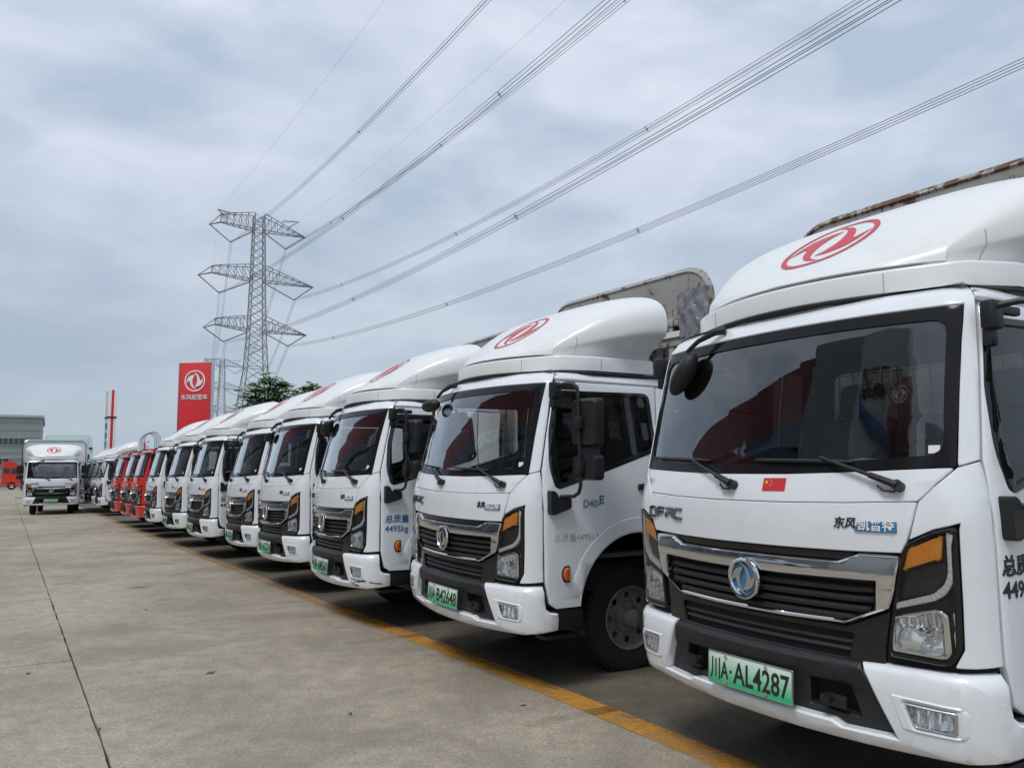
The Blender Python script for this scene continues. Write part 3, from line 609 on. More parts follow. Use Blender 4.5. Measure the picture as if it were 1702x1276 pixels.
    for x, w_ in ((.45, .48), (-.42, .5), (0, .34)):
        mb = MB().box((x, 1.02, 1.06), (w_, .5, .17), (R(4), 0, 0), .05).box((x, 1.33, 1.40), (w_, .15, .58), (R(-12), 0, 0), .06)
        if x: mb.box((x, 1.41, 1.79), (.27, .10, .20), (R(-10), 0, 0), .045)
        mb.build('seat', M['cloth'], IN)
    SWM = Matrix.Translation((.45, .66, 1.40)) @ Matrix.Rotation(R(-42), 4, 'X')
    mb = MB().tube([SWM @ Vector((.205 * math.cos(t), 0, .205 * math.sin(t))) for t in np.linspace(0, 2 * math.pi, 33)[:-1]], .015, 8, closed=True)
    for a in (0, 120, 240): mb.bar(SWM @ Vector((0, 0, 0)), SWM @ Vector((.2 * math.cos(R(a + 30)), 0, .2 * math.sin(R(a + 30)))), .03, .02)
    mb.box(SWM @ Vector((0, .0, 0)), (.13, .05, .12), (R(-42), 0, 0), .02); mb.build('steering_wheel', M['plastic'], IN)
    MB().tube([(-.40, .26, 2.03), (-.40, .225, 1.95), (-.37, .225, 1.915), (-.30, .228, 1.91), (-.28, .232, 1.88)], .010, 6).add(*plate2d([rounded([(-.385, 1.89), (-.385, 1.765), (-.14, 1.76), (-.14, 1.89)], .045)], .035, Matrix.Translation((0, .215, 0)))).build('rear_view_mirror', M['mirrorback'], IN)
    MB().add([(.20, .185, 1.424), (.47, .20, 1.427), (.52, .31, 1.452), (.36, .33, 1.462), (.22, .29, 1.440)], [[0, 1, 2, 3, 4]]).build('paper_sheet', M['paper'], IN)
    mb = MB()
    for k in range(15): mb.tube([(-.7 + .1 * k, 1.575, 1.0), (-.7 + .1 * k, 1.575, 1.98)], .0035, 4)
    for k in range(10): mb.tube([(-.72, 1.578, 1.02 + .105 * k), (.72, 1.578, 1.02 + .105 * k)], .0035, 4)
    mb.build('window_guard', M['satin'], IN)
    # ---- chassis and wheels
    CH = empty('chassis', parent=T); mb = MB()
    for sg in (-1, 1): mb.box((sg * .36, 2.9, .62), (.07, 5.2, .20), None, .01)
    mb.box((0, 1.13, .42), (1.3, .12, .12), None, .03).box((0, 4.1, .44), (1.3, .14, .16), None, .04).box((0, .9, .70), (1.5, .9, .2), None, .02).box((0, 2.4, .62), (1.25, 1.2, .34), None, .03).box((0, .30, .50), (1.45, .3, .2), None, .03)
    mb.build('chassis_frame', M['void'], CH)
    def wheel(x, y, sg, inner=False):
        Wh = empty('wheel', (sg * x, y, .385), (0, 0, 0 if sg > 0 else math.pi), T)
        pr = [(.225, -.085), (.30, -.10), (.345, -.098), (.372, -.085), (.383, -.06), (.385, -.02), (.385, .02), (.383, .06), (.372, .085), (.345, .098), (.30, .10), (.245, .092), (.225, .085)]
        mb = MB().lathe(pr, 40)
        for k in range(44):
            for xx in (-.062, .0, .062): mb.box(Matrix.Rotation(2 * math.pi * (k + (.5 if xx == 0 else 0)) / 44, 4, 'X') @ Vector((xx, 0, .384)), (.04, .030, .012), (2 * math.pi * (k + (.5 if xx == 0 else 0)) / 44, 0, 0))
        mb.build('tyre', M['rubber'], Wh)
        mb = MB().lathe([(.228, .088), (.222, .096), (.213, .092), (.200, .05), (.196, .02), (.19, -.08)], 40)
        loops = [ell(0, 0, .199, .199, 40)] + [ell(.158 * math.cos(R(45 * k)), .158 * math.sin(R(45 * k)), .024, .024, 12) for k in range(8)]
        mb.add(*plate2d(loops, .008, Matrix.Translation((.045, 0, 0)) @ Matrix.Rotation(R(90), 4, 'Z')))
        mb.lathe([(.112, .044), (.11, .062), (.085, .066), (.07, .07), (.062, .115), (.05, .122), (0, .122)], 24); mb.build('rim', M['steel'], Wh)
        for k in range(6): MB().tube([(.06, .09 * math.cos(R(60 * k)), .09 * math.sin(R(60 * k))), (.088, .09 * math.cos(R(60 * k)), .09 * math.sin(R(60 * k)))], .013, 6).build('wheel_nut', M['steel'], Wh)
    for sg in (-1, 1): wheel(.665, 1.12, sg); wheel(.80, 4.1, sg); wheel(.56, 4.1, sg)
    # ---- wind deflector
    WD = empty('wind_deflector', parent=T)
    pl = [(x, .25 + .41 * x * x) for x in np.linspace(-.72, .72, 17)]
    pl = [(-.848, 1.28), (-.848, .72), (-.775, .505)] + pl + [(.775, .505), (.848, .72), (.848, 1.28)]
    bm = bmesh.new(); vs = [bm.verts.new((x, y, 2.148)) for x, y in pl]; f0 = bm.faces.new(vs); r = bmesh.ops.extrude_face_region(bm, geom=[f0])
    for g_ in r['geom']:
        if isinstance(g_, bmesh.types.BMVert): g_.co.z = 2.252
    bmesh.ops.recalc_face_normals(bm, faces=bm.faces); te = [e for e in bm.edges if all(v.co.z > 2.2 for v in e.verts)]; bmesh.ops.bevel(bm, geom=te, offset=.014, segments=3, affect='EDGES', profile=.5)
    for p_ in (.495, -.495):
        MB().tube([(p_, .25 + .41 * p_ * p_ - .0005, 2.149), (p_, .25 + .41 * p_ * p_ - .0005, 2.236)], .0022, 5).tube([(math.copysign(.849, p_), .80, 2.149), (math.copysign(.849, p_), .80, 2.236)], .0022, 5).build('base_seam', M['signgrey'], WD)
    obj('deflector_base', from_bm('deflector_base', bm, 40), M['deflector'], WD)
    qz = lambda q: float(np.interp(q, [0, .03, .08, .155, .375, .575, .75, 1], [2.272, 2.305, 2.330, 2.372, 2.520, 2.652, 2.728, 2.795]))
    qz_s = lambda q: sum(qz(min(1, max(0, q + d))) for d in (-.06, -.03, 0, .03, .06)) / 5 if q > .06 else qz(q)
    def sect(a, q):      # a in -1..1 round the section, q in 0..1 front to rear
        sg = 1 if a >= 0 else -1; a = abs(a); sm = q * q * (3 - 2 * q)
        Wd = .685 + .335 * sm; zt = qz_s(q); zs = 2.262 + .05 * min(1, q * 14) + .155 * sm; zs = min(max(zs, zt - .035 - .62 * max(0, q - .12)), zt - .012); hs = zt - zs; wb, zb = .665 + .11 * min(1, q * 1.6), 2.244
        y0 = .275 + 1.0 * q; n = 2 / (4.4 - 1.2 * sm)
        if a < .66:
            t = a / .66 * math.pi / 2; x = Wd * math.sin(t) ** n if t > 0 else 0; z = zt - hs * (1 - max(0, math.cos(t)) ** n)
        else:
            t = (a - .66) / .34; cx, czz = wb + .34 * (Wd - wb), zb + (zs - zb) * .42
            if t < .3: tt = t / .3; x = Wd - .02 * tt * tt * (Wd - wb) / .3; z = zs - .22 * (zs - zb) * tt; 
            else:
                tt = (t - .3) / .7; xs = Wd - .02 * (Wd - wb) / .3; z0 = zs - .22 * (zs - zb)
                x = xs * (1 - tt) ** 2 + cx * 2 * tt * (1 - tt) + wb * tt * tt; z = z0 * (1 - tt) ** 2 + czz * 2 * tt * (1 - tt) + zb * tt * tt
        return Vector((sg * x, y0 + .46 * min(abs(x), .72) ** 2 * (1 - q) ** 4.5, z))
    mb = MB(); nu, nv = 64, 30; mb.grid(lambda a, b: sect(2 * a - 1, b ** 1.35), nu, nv)
    base = len(mb.v); c0 = [sect(2 * i / nu - 1, 1.0) for i in range(nu + 1)]; rear = [Vector((p.x * .97, p.y + .004, p.z - .012)) for p in c0]; mb.v += [tuple(p) for p in rear]
    r0 = nv * (nu + 1)
    for i in range(nu): mb.f.append([r0 + i, r0 + i + 1, base + i + 1, base + i])
    mb.f.append(list(range(base, base + nu + 1)))
    mb.f.append(list(range(0, nu + 1))[::-1])
    dm = mb.mesh('deflector_shell', 50); obj('deflector_shell', dm, M['deflector'], WD)
    for sg in (-1, 1): MB().tube([sect(sg * a_, .33) + Vector((sg * .001, 0, .001)) for a_ in np.linspace(.62, .99, 14)], .0022, 5).build('shell_seam', M['signgrey'], WD)
    tree = BVHTree.FromPolygons([Vector(v) for v in mb.v], mb.f)
    LG = empty('roof_emblem', parent=WD); ez = Vector((0, math.cos(R(34)), math.sin(R(34))))
    for loops in emblem_loops(.250):
        v, f = plate2d(loops, 0); bm = bmesh.new(); bv = [bm.verts.new(p) for p in v]
        for q in f: bm.faces.new([bv[i] for i in q])
        for k in range(-8, 9):
            bmesh.ops.bisect_plane(bm, geom=bm.verts[:] + bm.edges[:] + bm.faces[:], dist=1e-6, plane_co=(k * .035, 0, 0), plane_no=(1, 0, 0)); bmesh.ops.bisect_plane(bm, geom=bm.verts[:] + bm.edges[:] + bm.faces[:], dist=1e-6, plane_co=(0, 0, k * .035), plane_no=(0, 0, 1))
        for v_ in bm.verts:
            x, z = v_.co.x, v_.co.z; h = tree.ray_cast(Vector((x, .655 + z * ez.y, 4)), Vector((0, 0, -1)))
            v_.co = h[0] + h[1] * (.003 if h[1].z > 0 else -.003)
        obj('emblem_print', from_bm('emblem_print', bm), M['decal'], LG)
    return T
TR = build_truck()

# cargo body behind the cab: stake bed with a round-cornered headboard
def build_bed(parent, y=1.65, wrap=False):
    B = empty('cargo_bed', parent=parent)
    L = rounded([(-1.07, .95), (1.07, .95), (1.07, 3.0), (-1.07, 3.0)], [.0, .0, .30, .30], 8); L2 = inset([(a / .8, b) for a, b in L], .035); L2 = [(a * .8, b) for a, b in L2]
    top = rounded([(-1.035, 2.62), (1.035, 2.62), (1.035, 2.965), (-1.035, 2.965)], [0, 0, .27, .27], 8)
    top = [(a * 1.005, b + .004) for a, b in top]
    MB().add(*plate2d([top], .03, Matrix.Translation((0, y + .012, 0)))).build('headboard', M['rustpanel'], B)
    path = [(x, z) for x, z in L]; mb = MB()
    for (a, b), (c, d) in zip(path, path[1:]): mb.bar((a, y + .025, b - .010), (c, y + .025, d - .010), .05, .020)
    mb.build('headboard_frame', M['rustedge'], B)
    for z in (2.44, 2.60): MB().box((0, y + .02, z), (2.08, .04, .06), None, .006).build('cross_rail', M['rustframe'], B)
    for x in (-.95, -.63, -.31, 0, .31, .63, .95): MB().box((x, y + .03, 1.75), (.06, .04, 1.64), None, .006).build('stake', M['rustframe'], B)
    MB().box((0, y + .075, 1.80), (2.06, .02, 1.68)).build('front_wall', M['rustpanel'], B)
    MB().box((0, y + 2.05, .93), (2.14, 4.0, .10), None, .01).build('bed_floor', M['rustframe'], B)
    for sg in (-1, 1):
        for z in (1.15, 1.45, 1.75, 2.05): MB().box((sg * 1.06, y + 2.1, z), (.03, 3.9, .14), None, .006).build('side_board', M['rustframe'], B)
        for k in range(6): MB().box((sg * 1.075, y + .15 + .77 * k, 1.55), (.04, .06, 1.35), None, .006).build('side_post', M['rustframe'], B)
    MB().box((.62, y - .012, 2.50), (.46, .012, .045)).build('white_board', M['white'], B)
    return B
BED = build_bed(TR)

def number_plate(truck, body):
    y = .0
    NP = empty('number_plate', (0, -.024, .532), (R(-3), 0, 0), truck)
    MB().box((0, 0, 0), (.480, .004, .140), None, .0015).build('plate_blank', M['plate'], NP)
    L = rounded([(-.24, -.07), (.24, -.07), (.24, .07), (-.24, .07)], .008); L2 = [(x * .984, z * .945) for x, z in L]
    MB().add(*plate2d([L, L2], .003, Matrix.Translation((0, -.0045, 0)))).build('plate_rim', M['satin'], NP)
    pre, suf = body.split('·')
    for tx, x0, x1 in ((pre, -.226, -.118), (suf, -.088, .224)):
        me = text_mesh(tx, .118, .0008, .0016); xs = [v.co.x for v in me.vertices]; ys = [v.co.y for v in me.vertices]; kx = (x1 - x0) / (max(xs) - min(xs)); ky = .094 / (max(ys) - min(ys))
        me.transform(FACE @ Matrix.Diagonal((kx, ky, 1, 1)) @ Matrix.Translation((-(max(xs) + min(xs)) / 2, -(max(ys) + min(ys)) / 2, 0)))
        o = obj('plate_lettering', me, M['decalblack'], NP); o.location = ((x0 + x1) / 2, -.0033, -.003)
    MB().tube([(-.103, -.0032, -.004), (-.103, -.0042, -.004)], .007, 8).build('plate_dot', M['decalblack'], NP)
    for x, z in ((-.13, .055), (.10, .055), (-.13, -.052), (.10, -.052)): MB().tube([(x, -.001, z), (x, -.009, z)], .008, 8).build('plate_bolt', M['chrome'], NP)

def door_text(truck, body, m, z, y, size, bold=.0012, sx=1.0):
    me = text_mesh(body, size, .0006, bold, sx=sx, align='LEFT', ls=1.05)
    for v in me.vertices:      # wrapped onto the flank, reading towards the rear
        v.co = Vector(S(*Y(y + v.co.x, z + v.co.y), .0016 + v.co.z))
    return obj('door_lettering', me, m, truck)

GROUP = 'light trucks parked side by side in the long row'
def place(t, x, y, yaw, label, tilt=(0, 0), dz=0, group=GROUP):
    t.location = (x, y, dz); Rz = Matrix.Rotation(R(yaw), 3, 'Z'); t.rotation_euler = (Rz @ Matrix.Rotation(R(tilt[1]), 3, 'Y') @ Matrix.Rotation(R(tilt[0]), 3, 'X')).to_euler()
    t['label'] = label; t['category'] = 'truck'
    if group: t['group'] = group
REDMAP = {'white_cab_paint': M['red']}
NOFLAG = ('number_plate', 'door_lettering', 'cargo_bed')
rows = [  # x, y, yaw, tilt, label
 (1.031, 3.640, -59.8, (.5, .46), 'white light truck with number plate AL4287 and a small flag sticker, nearest the camera'),
 (-.513, 6.090, -59.02, (-.09, 1.24), 'white light truck with number plate B42648 and scratched-off door lettering, second in the row'),
 (-1.910, 8.218, -60.83, (-1.02, .17), 'white light truck with blue weight lettering on its door and a scuffed bumper corner'),
 (-3.137, 10.450, -57.65, (-.15, 0), 'white light truck just left of the one with blue door lettering'),
 (-4.351, 12.644, -59.2, (-.1, -.2), 'white light truck between the black-lettered door truck and the fourth from the right'),
 (-5.774, 14.703, -57.39, (0, .39), 'white light truck with black weight lettering on its door, sixth from the right'),
 (-7.232, 17.087, -58.07, (0, 0), 'white light truck standing just left of the black-lettered one'),
 (-8.797, 19.636, -60.6, (.4, .4), 'white light truck standing directly beside the nearest red truck'),
 (-10.05, 21.55, -59.2, (0, 0), 'red light truck mostly hidden behind the white truck to its right'),
 (-11.233, 23.491, -58.59, (0, 0), 'red light truck in the middle of the three red ones'),
 (-12.70, 25.85, -58.6, (0, 0), 'red light truck farthest along, next to the gap before the distant white trucks'),
 (-15.851, 31.033, -57.57, (0, 0), 'distant white light truck with open view of its door, past the red trucks'),
 (-17.25, 33.30, -58.5, (0, 0), 'distant white light truck half hidden, next beyond the one with its door in view'),
 (-18.55, 35.45, -58.5, (0, 0), 'distant white light truck, thin sliver second from the far end of the row'),
 (-19.95, 37.7, -58.5, (0, 0), 'farthest white light truck of the row, beside the truck facing the camera'),
]
trucks = []
for i, (x, y, yaw, tilt, label) in enumerate(rows):
    if i == 0: t = TR
    else:
        red = 8 <= i <= 10
        t = copy_tree(TR, None, ('number_plate', 'door_lettering') + (('wind_deflector', 'cargo_bed') if red else ()), REDMAP if red else None)
        if i > 6 and not red:
            for ch in list(t.children):
                if ch.name.split('.')[0] == 'cargo_bed' :
                    for c in list(ch.children): bpy.data.objects.remove(c)
                    bpy.data.objects.remove(ch)
    place(t, x, y, yaw, label, tilt); trucks.append(t)
FT = copy_tree(TR, None, ('cargo_bed',))
fr_ = {0: '川A·AL4287', 1: '川A·B42648', 2: '川A·AM5601', 3: '川A·AG5274', 4: '川A·AC5621', 5: '川A·AL5273', 6: '川A·AN5267', 7: '川A·AB5274'}
for i, b in fr_.items(): number_plate(trucks[i], b)
number_plate(FT, '川A·DK2518')
place(FT, -18.02, 31.9, 27.0, 'white box truck facing the camera on the open concrete at left', group=None)
# box body of the facing truck
BX = empty('box_body', parent=FT)
L = rounded([(-1.13, .95), (1.13, .95), (1.13, 2.94), (-1.13, 2.94)], [.03, .03, .24, .24], 6)
MB().add(*plate2d([L], 4.1, Matrix.Translation((0, 1.62, 0)))).build('box_shell', M['deflector'], BX)
mb = MB()
for (a, b), (c, d) in zip(L, L[1:] + L[:1]): mb.bar((a, 1.615, b), (c, 1.615, d), .05, .06)
mb.build('box_rim', M['satin'], BX)
door_text(trucks[0], '总质量', M['decalblack'], 1.065, .256, .078, .0022); door_text(trucks[0], '4495kg', M['decalblack'], .983, .256, .080, .0018)
door_text(trucks[2], '总质量', M['decalblue'], 1.012, .285, .078, .0012); door_text(trucks[2], '4495kg', M['decalblue'], .925, .285, .078, .0008)
door_text(trucks[5], '总质量\n4495kg', M['decalblack'], .975, .275, .095, .0012)
door_text(trucks[11], '总质量', M['decalblue'], 1.012, .30, .09, .0012)
# second truck: flaked-off lettering, and its door badge
door_text(trucks[1], '总质量4495KN', M['faded'], 1.0, .31, .062, -.0008)
o = door_text(trucks[1], 'D40-', M['satin'], 1.222, .55, .072, .002, 1.0); o.name = 'door_badge'
o = door_text(trucks[1], 'E', M['blue'], 1.246, .685, .075, .003, 1.1); o.name = 'door_badge'
# nearest truck: flag sticker with a large and four small stars
FS = patch('flag_sticker', [[F(.088, 1.325), F(.206, 1.326), F(.206, 1.381), F(.088, 1.380)]], M['decal'], TR, .0015, .001, 0, 0)
def star(x, z, r): return [(x + (r if k % 2 == 0 else r * .4) * math.sin(R(36 * k)), z + (r if k % 2 == 0 else r * .4) * math.cos(R(36 * k))) for k in range(10)]
for x, z, r in ((.108, 1.362, .010), (.128, 1.372, .0035), (.135, 1.365, .0035), (.135, 1.356, .0035), (.128, 1.349, .0035)):
    patch('star', [[F(a, b) for a, b in star(x, z, r)]], M['flagyellow'], FS, .0028, .001, 0, 0)
# purple-grey plastic sheet lashed to the second truck's headboard
for ch in trucks[1].children:
    if ch.name.startswith('cargo_bed'):
        rw = random.Random(11); nz = [[rw.uniform(-1, 1) for _ in range(20)] for _ in range(20)]
        def wr(a, b):
            i, j = a * 18, b * 18; n_ = nz[int(i)][int(j)]
            return (.76 + .34 * a + .010 * n_ + .02 * math.sin(b * 7), 1.632 - .020 * abs(math.sin(a * 9 + b * 5 + n_ * .5)) - .018 * n_ * .5 - .02 * math.sin(a * math.pi), 2.44 + .37 * b + .018 * n_ + (.05 * math.sin(a * 11) if b < .02 else 0))
        MB().grid(wr, 18, 18).build('plastic_wrap', M['sheet'], ch, 60)
for i, rotv in ((0, (R(10), R(-52), R(8))), (1, (R(-8), R(-6), R(0))), (2, (R(0), R(-30), R(0))), (3, (R(0), R(-20), R(0)))):
    for ch in trucks[i].children:
        if ch.name.startswith('blind_spot_mirror'):
            for c in ch.children:
                if c.name.startswith('mirror_head'): c.rotation_euler = rotv
for c in [c for ch in TR.children if ch.name.startswith('side_mirror') for c in ch.children]:      # the nearest truck has only the bracket left on that side
    if c.type == 'MESH' and c.data.vertices[0].co.x < 0 and not c.name.startswith('mirror_bracket'): bpy.data.objects.remove(c)
for i in range(1, 15):
    for ch in trucks[i].children_recursive:
        if ch.name.startswith('emblem_disc'): ch.material_slots[0].link = 'OBJECT'; ch.material_slots[0].material = M['plastic2']
        if ch.name.startswith('headboard_frame'): ch.material_slots[0].link = 'OBJECT'; ch.material_slots[0].material = M['rustpanel']
for i, dz in ((2, -.07), (3, -.25), (4, -.17), (5, -.30), (6, -.3)):
    for ch in trucks[i].children:
        if ch.name.startswith('cargo_bed'): ch.location.z = dz
SC = empty('scuff_marks', parent=trucks[2]); r_ = random.Random(5)
for k in range(11):
    x0 = r_.uniform(.66, .93); z0 = r_.uniform(.400, .475); L_ = r_.uniform(.02, .07); hh = r_.uniform(.004, .011); a_ = r_.uniform(-.4, .4); pts = []
    for i in range(6): t = i / 5; pts.append((x0 - L_ / 2 + L_ * t, z0 + a_ * L_ * (t - .5) + r_.uniform(0, hh)))
    for i in range(6): t = 1 - i / 5; pts.append((x0 - L_ / 2 + L_ * t, z0 + a_ * L_ * (t - .5) - r_.uniform(.001, hh)))
    patch('scratch', [[F(a, b) for a, b in pts]], M['plastic2'], SC, .0075, .001, 0, 0, fn=lambda s, z: np.interp(z, [.34, .37, .40, .44, .655, .68, .72], [-.05, -.012, .012, .018, .018, .004, -.03]))
for ch in TR.children:
    if ch.name.startswith('cargo_bed'):
        MB().add([(-1.18, 1.32, 2.66), (-1.10, 1.30, 2.72), (-1.02, 1.31, 2.745), (-.96, 1.30, 2.775), (-.88, 1.31, 2.80), (-.93, 1.36, 2.73), (-1.02, 1.34, 2.70), (-1.10, 1.36, 2.66), (-1.15, 1.4, 2.60)], [[0, 1, 7, 8], [1, 2, 6, 7], [2, 3, 5, 6], [3, 4, 5]]).build('tarpaulin_scrap', M['bark'], ch)
# bay dividers between the trucks
for i in range(7):
    a = Vector((rows[i][0], rows[i][1], 0)); b = Vector((rows[i + 1][0], rows[i + 1][1], 0)); m_ = (a + b) / 2; d = Vector((.863, .504, 0)); s0 = m_ - d * .25
    strip([(s0.x, s0.y), (s0.x + d.x * 4.6, s0.y + d.y * 4.6)], .12, M['yellow2'], 'bay_line')

# ------------------------------------------------------------------ service platform on a red truck, seen over the roofs
PL = empty('service_bed', parent=trucks[10])
MB().box((-.6, 1.35, 2.22), (1.2, .7, .10), None, .01).box((-.6, 1.62, 1.6), (.3, .16, 1.2), None, .01).build('platform', M['galv'], PL)
MB().box((-.45, .98, 2.40), (.62, .03, .36), None, .005).build('white_board', M['white'], PL)
me = text_mesh('工程', .24, .002, .004); me.transform(Matrix.Translation((-.45, .962, 2.41)) @ FACE); obj('board_lettering', me, M['decal'], PL)
for x in (-1.1, -.75, -.35, .05):
    MB().tube([(x, .9, 2.2), (x, .9, 2.66), (x + .05, .98, 2.80), (x + .15, 1.1, 2.87), (x + .26, 1.24, 2.83), (x + .32, 1.32, 2.70), (x + .32, 1.32, 2.2)], .009, 6).build('hoop', M['plastic2'], PL)
for z in (2.42, 2.58): MB().tube([(-1.15, 1.1, z), (-.5, 1.1, z)], .022, 6).build('rail', M['satin'], PL)

# ------------------------------------------------------------------ pylons and conductors
E_ = Vector((math.sin(R(30.5)), -math.cos(R(30.5)), 0)); A_ = Vector((math.cos(R(30.5)), math.sin(R(30.5)), 0))      # along the line / along the arms
def pylon(base, label, k=1.0, thin=1.0, ax=A_):
    al = Vector((-ax.y, ax.x, 0)); PY = empty('transmission_pylon', base, label=label, category='pylon', group='lattice pylons of the power line'); w = lambda a, b, z: ax * a + al * b + Vector((0, 0, z))
    lv = [(0, 6.2), (10, 5.0), (20, 3.75), (29, 2.6), (35, 2.25), (40.5, 2.0), (47, 1.8), (53.5, 1.62), (60, 1.5), (66.5, 1.35), (70.5, 1.25)]
    hw = lambda z: float(np.interp(z, [a for a, b in lv], [b for a, b in lv]))
    LG, BR = .21 * thin, .105 * thin
    for sx in (-1, 1):
        for sy in (-1, 1):
            mb = MB()
            for (z0, a0), (z1, a1) in zip(lv, lv[1:]): mb.bar(w(sx * a0, sy * a0, z0), w(sx * a1, sy * a1, z1), LG)
            mb.build('leg', M['galv'], PY)
    zz = [0, 8, 15, 21, 26, 29.5, 32.5, 35, 37.8, 40.5, 43, 45.2, 47.4, 49.6, 51.8, 54, 56, 58, 60, 62, 64, 66, 68.2, 70.5]
    mb = MB()
    for z0, z1 in zip(zz, zz[1:]):
        a, b = hw(z0), hw(z1)
        for (x0, y0), (x1, y1) in (((-1, -1), (1, -1)), ((1, -1), (1, 1)), ((1, 1), (-1, 1)), ((-1, 1), (-1, -1))):
            mb.bar(w(x0 * a, y0 * a, z0), w(x1 * b, y1 * b, z1), BR); mb.bar(w(x1 * a, y1 * a, z0), w(x0 * b, y0 * b, z1), BR)
            if z0 in (29.5, 35, 40.5, 54, 66) or z0 > 66: mb.bar(w(x0 * a, y0 * a, z0), w(x1 * a, y1 * a, z0), BR)
    mb.build('tower_lattice', M['galv'], PY)
    for zb, ln, hh in ((39.2, 13.3, 3.6), (52.6, 15.0, 3.9), (66.2, 12.6, 4.4)):
        for sx in (-1, 1):
            mb = MB(); a0 = hw(zb); tip = w(sx * ln, 0, zb - .2); kf = .74 if sx < 0 else .5
            lo_ = lambda t, q: w(sx * (a0 + (ln - a0) * t), q * (a0 * (1 - t) + .12), zb + (((.9 * t / kf) if t < kf else .9 - 1.1 * (t - kf) / (1 - kf)) if sx < 0 else -.2 * t))
            up_ = lambda t, q: w(sx * (a0 + (ln - a0) * t), q * (a0 * (1 - t) + .12), zb + ((hh - (hh * .28) * t / kf if t < kf else hh * .72 * (1 - (t - kf) / (1 - kf)) - .2) if sx < 0 else hh * (1 - t) - .2 * t))
            n = 7; ts = [i / n for i in range(n + 1)] if sx > 0 else [0, .15, .3, .45, .6, kf, 1]
            for q in (-1, 1):
                for t0, t1 in zip(ts, ts[1:]):
                    mb.bar(lo_(t0, q), lo_(t1, q), LG * .8); mb.bar(up_(t0, q), up_(t1, q), LG * .8)
                    if t1 < .99: mb.bar(lo_(t0, q), up_(t1, q), BR); mb.bar(up_(t1, q), lo_(t1, q), BR)
            for t0, t1 in zip(ts, ts[1:]): mb.bar(lo_(t0, -1), lo_(t1, 1), BR); mb.bar(lo_(t0, 1), lo_(t0, -1), BR)
            mb.build('cross_arm', M['galv'], PY)
    for sx in (-1, 1):
        mb = MB(); tip = w(sx * 10.6, 0, 70.4 if sx < 0 else 70.2)
        for s in (-1, 1): mb.bar(w(sx * 6.0, s * .8, 66.6 + 3.0), tip, BR * 1.3); mb.bar(w(sx * 7.8, s * .7, 66.2 + 1.9), tip, BR * 1.3)
        mb.build('earth_wire_peak', M['galv'], PY)
    for sx in (-1, 1):
        for zb, ln, ap in ((39.2, 13.3, 35.75), (52.6, 15.0, 48.4), (66.2, 12.6, 62.1)):
            mb = MB(); c = w(sx * (8.3 if zb == 39.2 else 9.7 if zb == 52.6 else 7.2), 0, ap); o1 = w(sx * (ln - .3), 0, zb - .2) if True else None; o0 = w(sx * (hw(zb) + .4), 0, zb - .6)
            mb.tube([o1, c], .13 * thin, 6); mb.tube([o0, c], .13 * thin, 6); mb.build('insulator_string', M['insul'], PY)
    PY.scale = (k, k, k); return PY
PA = Vector((-66.9, 209.9, 0)); pylon(PA, 'tall lattice steel pylon with three cross arms standing above the tree')
PF = Vector((-171, 475, 0)); pylon(PF, 'faint far lattice pylon peeking out beside the red sign board', 1.0, .9)
spans = {'B1': ((-72.90, 206.26, 61.98), 4.42e-4, -.11435, 'B'), 'B2a': ((-75.04, 205.0, 48.31), 4.30e-4, -.12022, 'B'), 'B2b': ((-60.64, 213.49, 62.27), 3.82e-4, -.10447, 'B'), 'B3a': ((-58.31, 214.86, 48.49), 4.37e-4, -.11954, 'B'), 'B3b': ((-73.47, 205.93, 35.71), 4.10e-4, -.11722, 'B'), 'B4': ((-59.77, 214.0, 35.72), 3.68e-4, -.10536, 'B'),
 'E1': ((-75.94, 204.47, 70.05), 2.70e-4, -.07039, 'E'), 'E2': ((-57.53, 215.32, 70.52), 2.79e-4, -.07543, 'E')}
wl = {'B1': 'upper left bundled power cable rising from the pylon to the top edge', 'B2a': 'middle left bundled power cable passing closest behind its twin bundle', 'B2b': 'top right bundled power cable hung from the pylon upper arm', 'B3a': 'right middle bundled power cable, upper one of the close pair', 'B3b': 'bottom left bundled power cable, lower one of the close pair', 'B4': 'lowest bundled power cable running to the right edge above the trucks', 'E1': 'thin single earth wire farthest left in the sky', 'E2': 'thin single earth wire between the two left cable bundles'}
FE = (PF - PA)
for key, (A0, c, b, kind) in spans.items():
    A0 = Vector(A0); L1 = 285; CB = empty('power_cable' if kind == 'B' else 'earth_wire', A0, label=wl[key], category='cable', group='power line cables over the yard')
    q = .225; offs = [(-q, -q), (q, -q), (q, q), (-q, q)] if kind == 'B' else [(0, 0)]
    r = .026 if kind == 'B' else .013
    for ox, oz in offs:
        p1 = [E_ * t + A_ * ox + Vector((0, 0, c * t * t + b * t + oz)) for t in np.linspace(0, L1, 40)]
        p2 = [FE * t + A_ * ox + Vector((0, 0, -13.0 * 4 * t * (1 - t) * (.8 if kind == 'B' else .6) + oz)) for t in np.linspace(0, 1, 20)]
        MB().tube(p2[::-1] + p1[1:], r, 4, False).build('wire', M['wire'], CB)
    if kind == 'B':
        for k in range(-4, 6):
            t = 38.7 + 58.3 + (k - 1) * 48.9 if k > 0 else 38.7 + (k) * 58
            if not (5 < t < 280): continue
            p = E_ * t + Vector((0, 0, c * t * t + b * t)); mb = MB(); e = q * 1.15
            cs = [p + A_ * ox * 1.1 + Vector((0, 0, oz * 1.1)) for ox, oz in offs]
            for i in range(4): mb.bar(p + (cs[i] - p) * .45, p + (cs[(i + 1) % 4] - p) * .45, .05); mb.bar(p + (cs[i] - p) * .4, cs[i], .06)
            mb.build('spacer', M['wire'], CB)

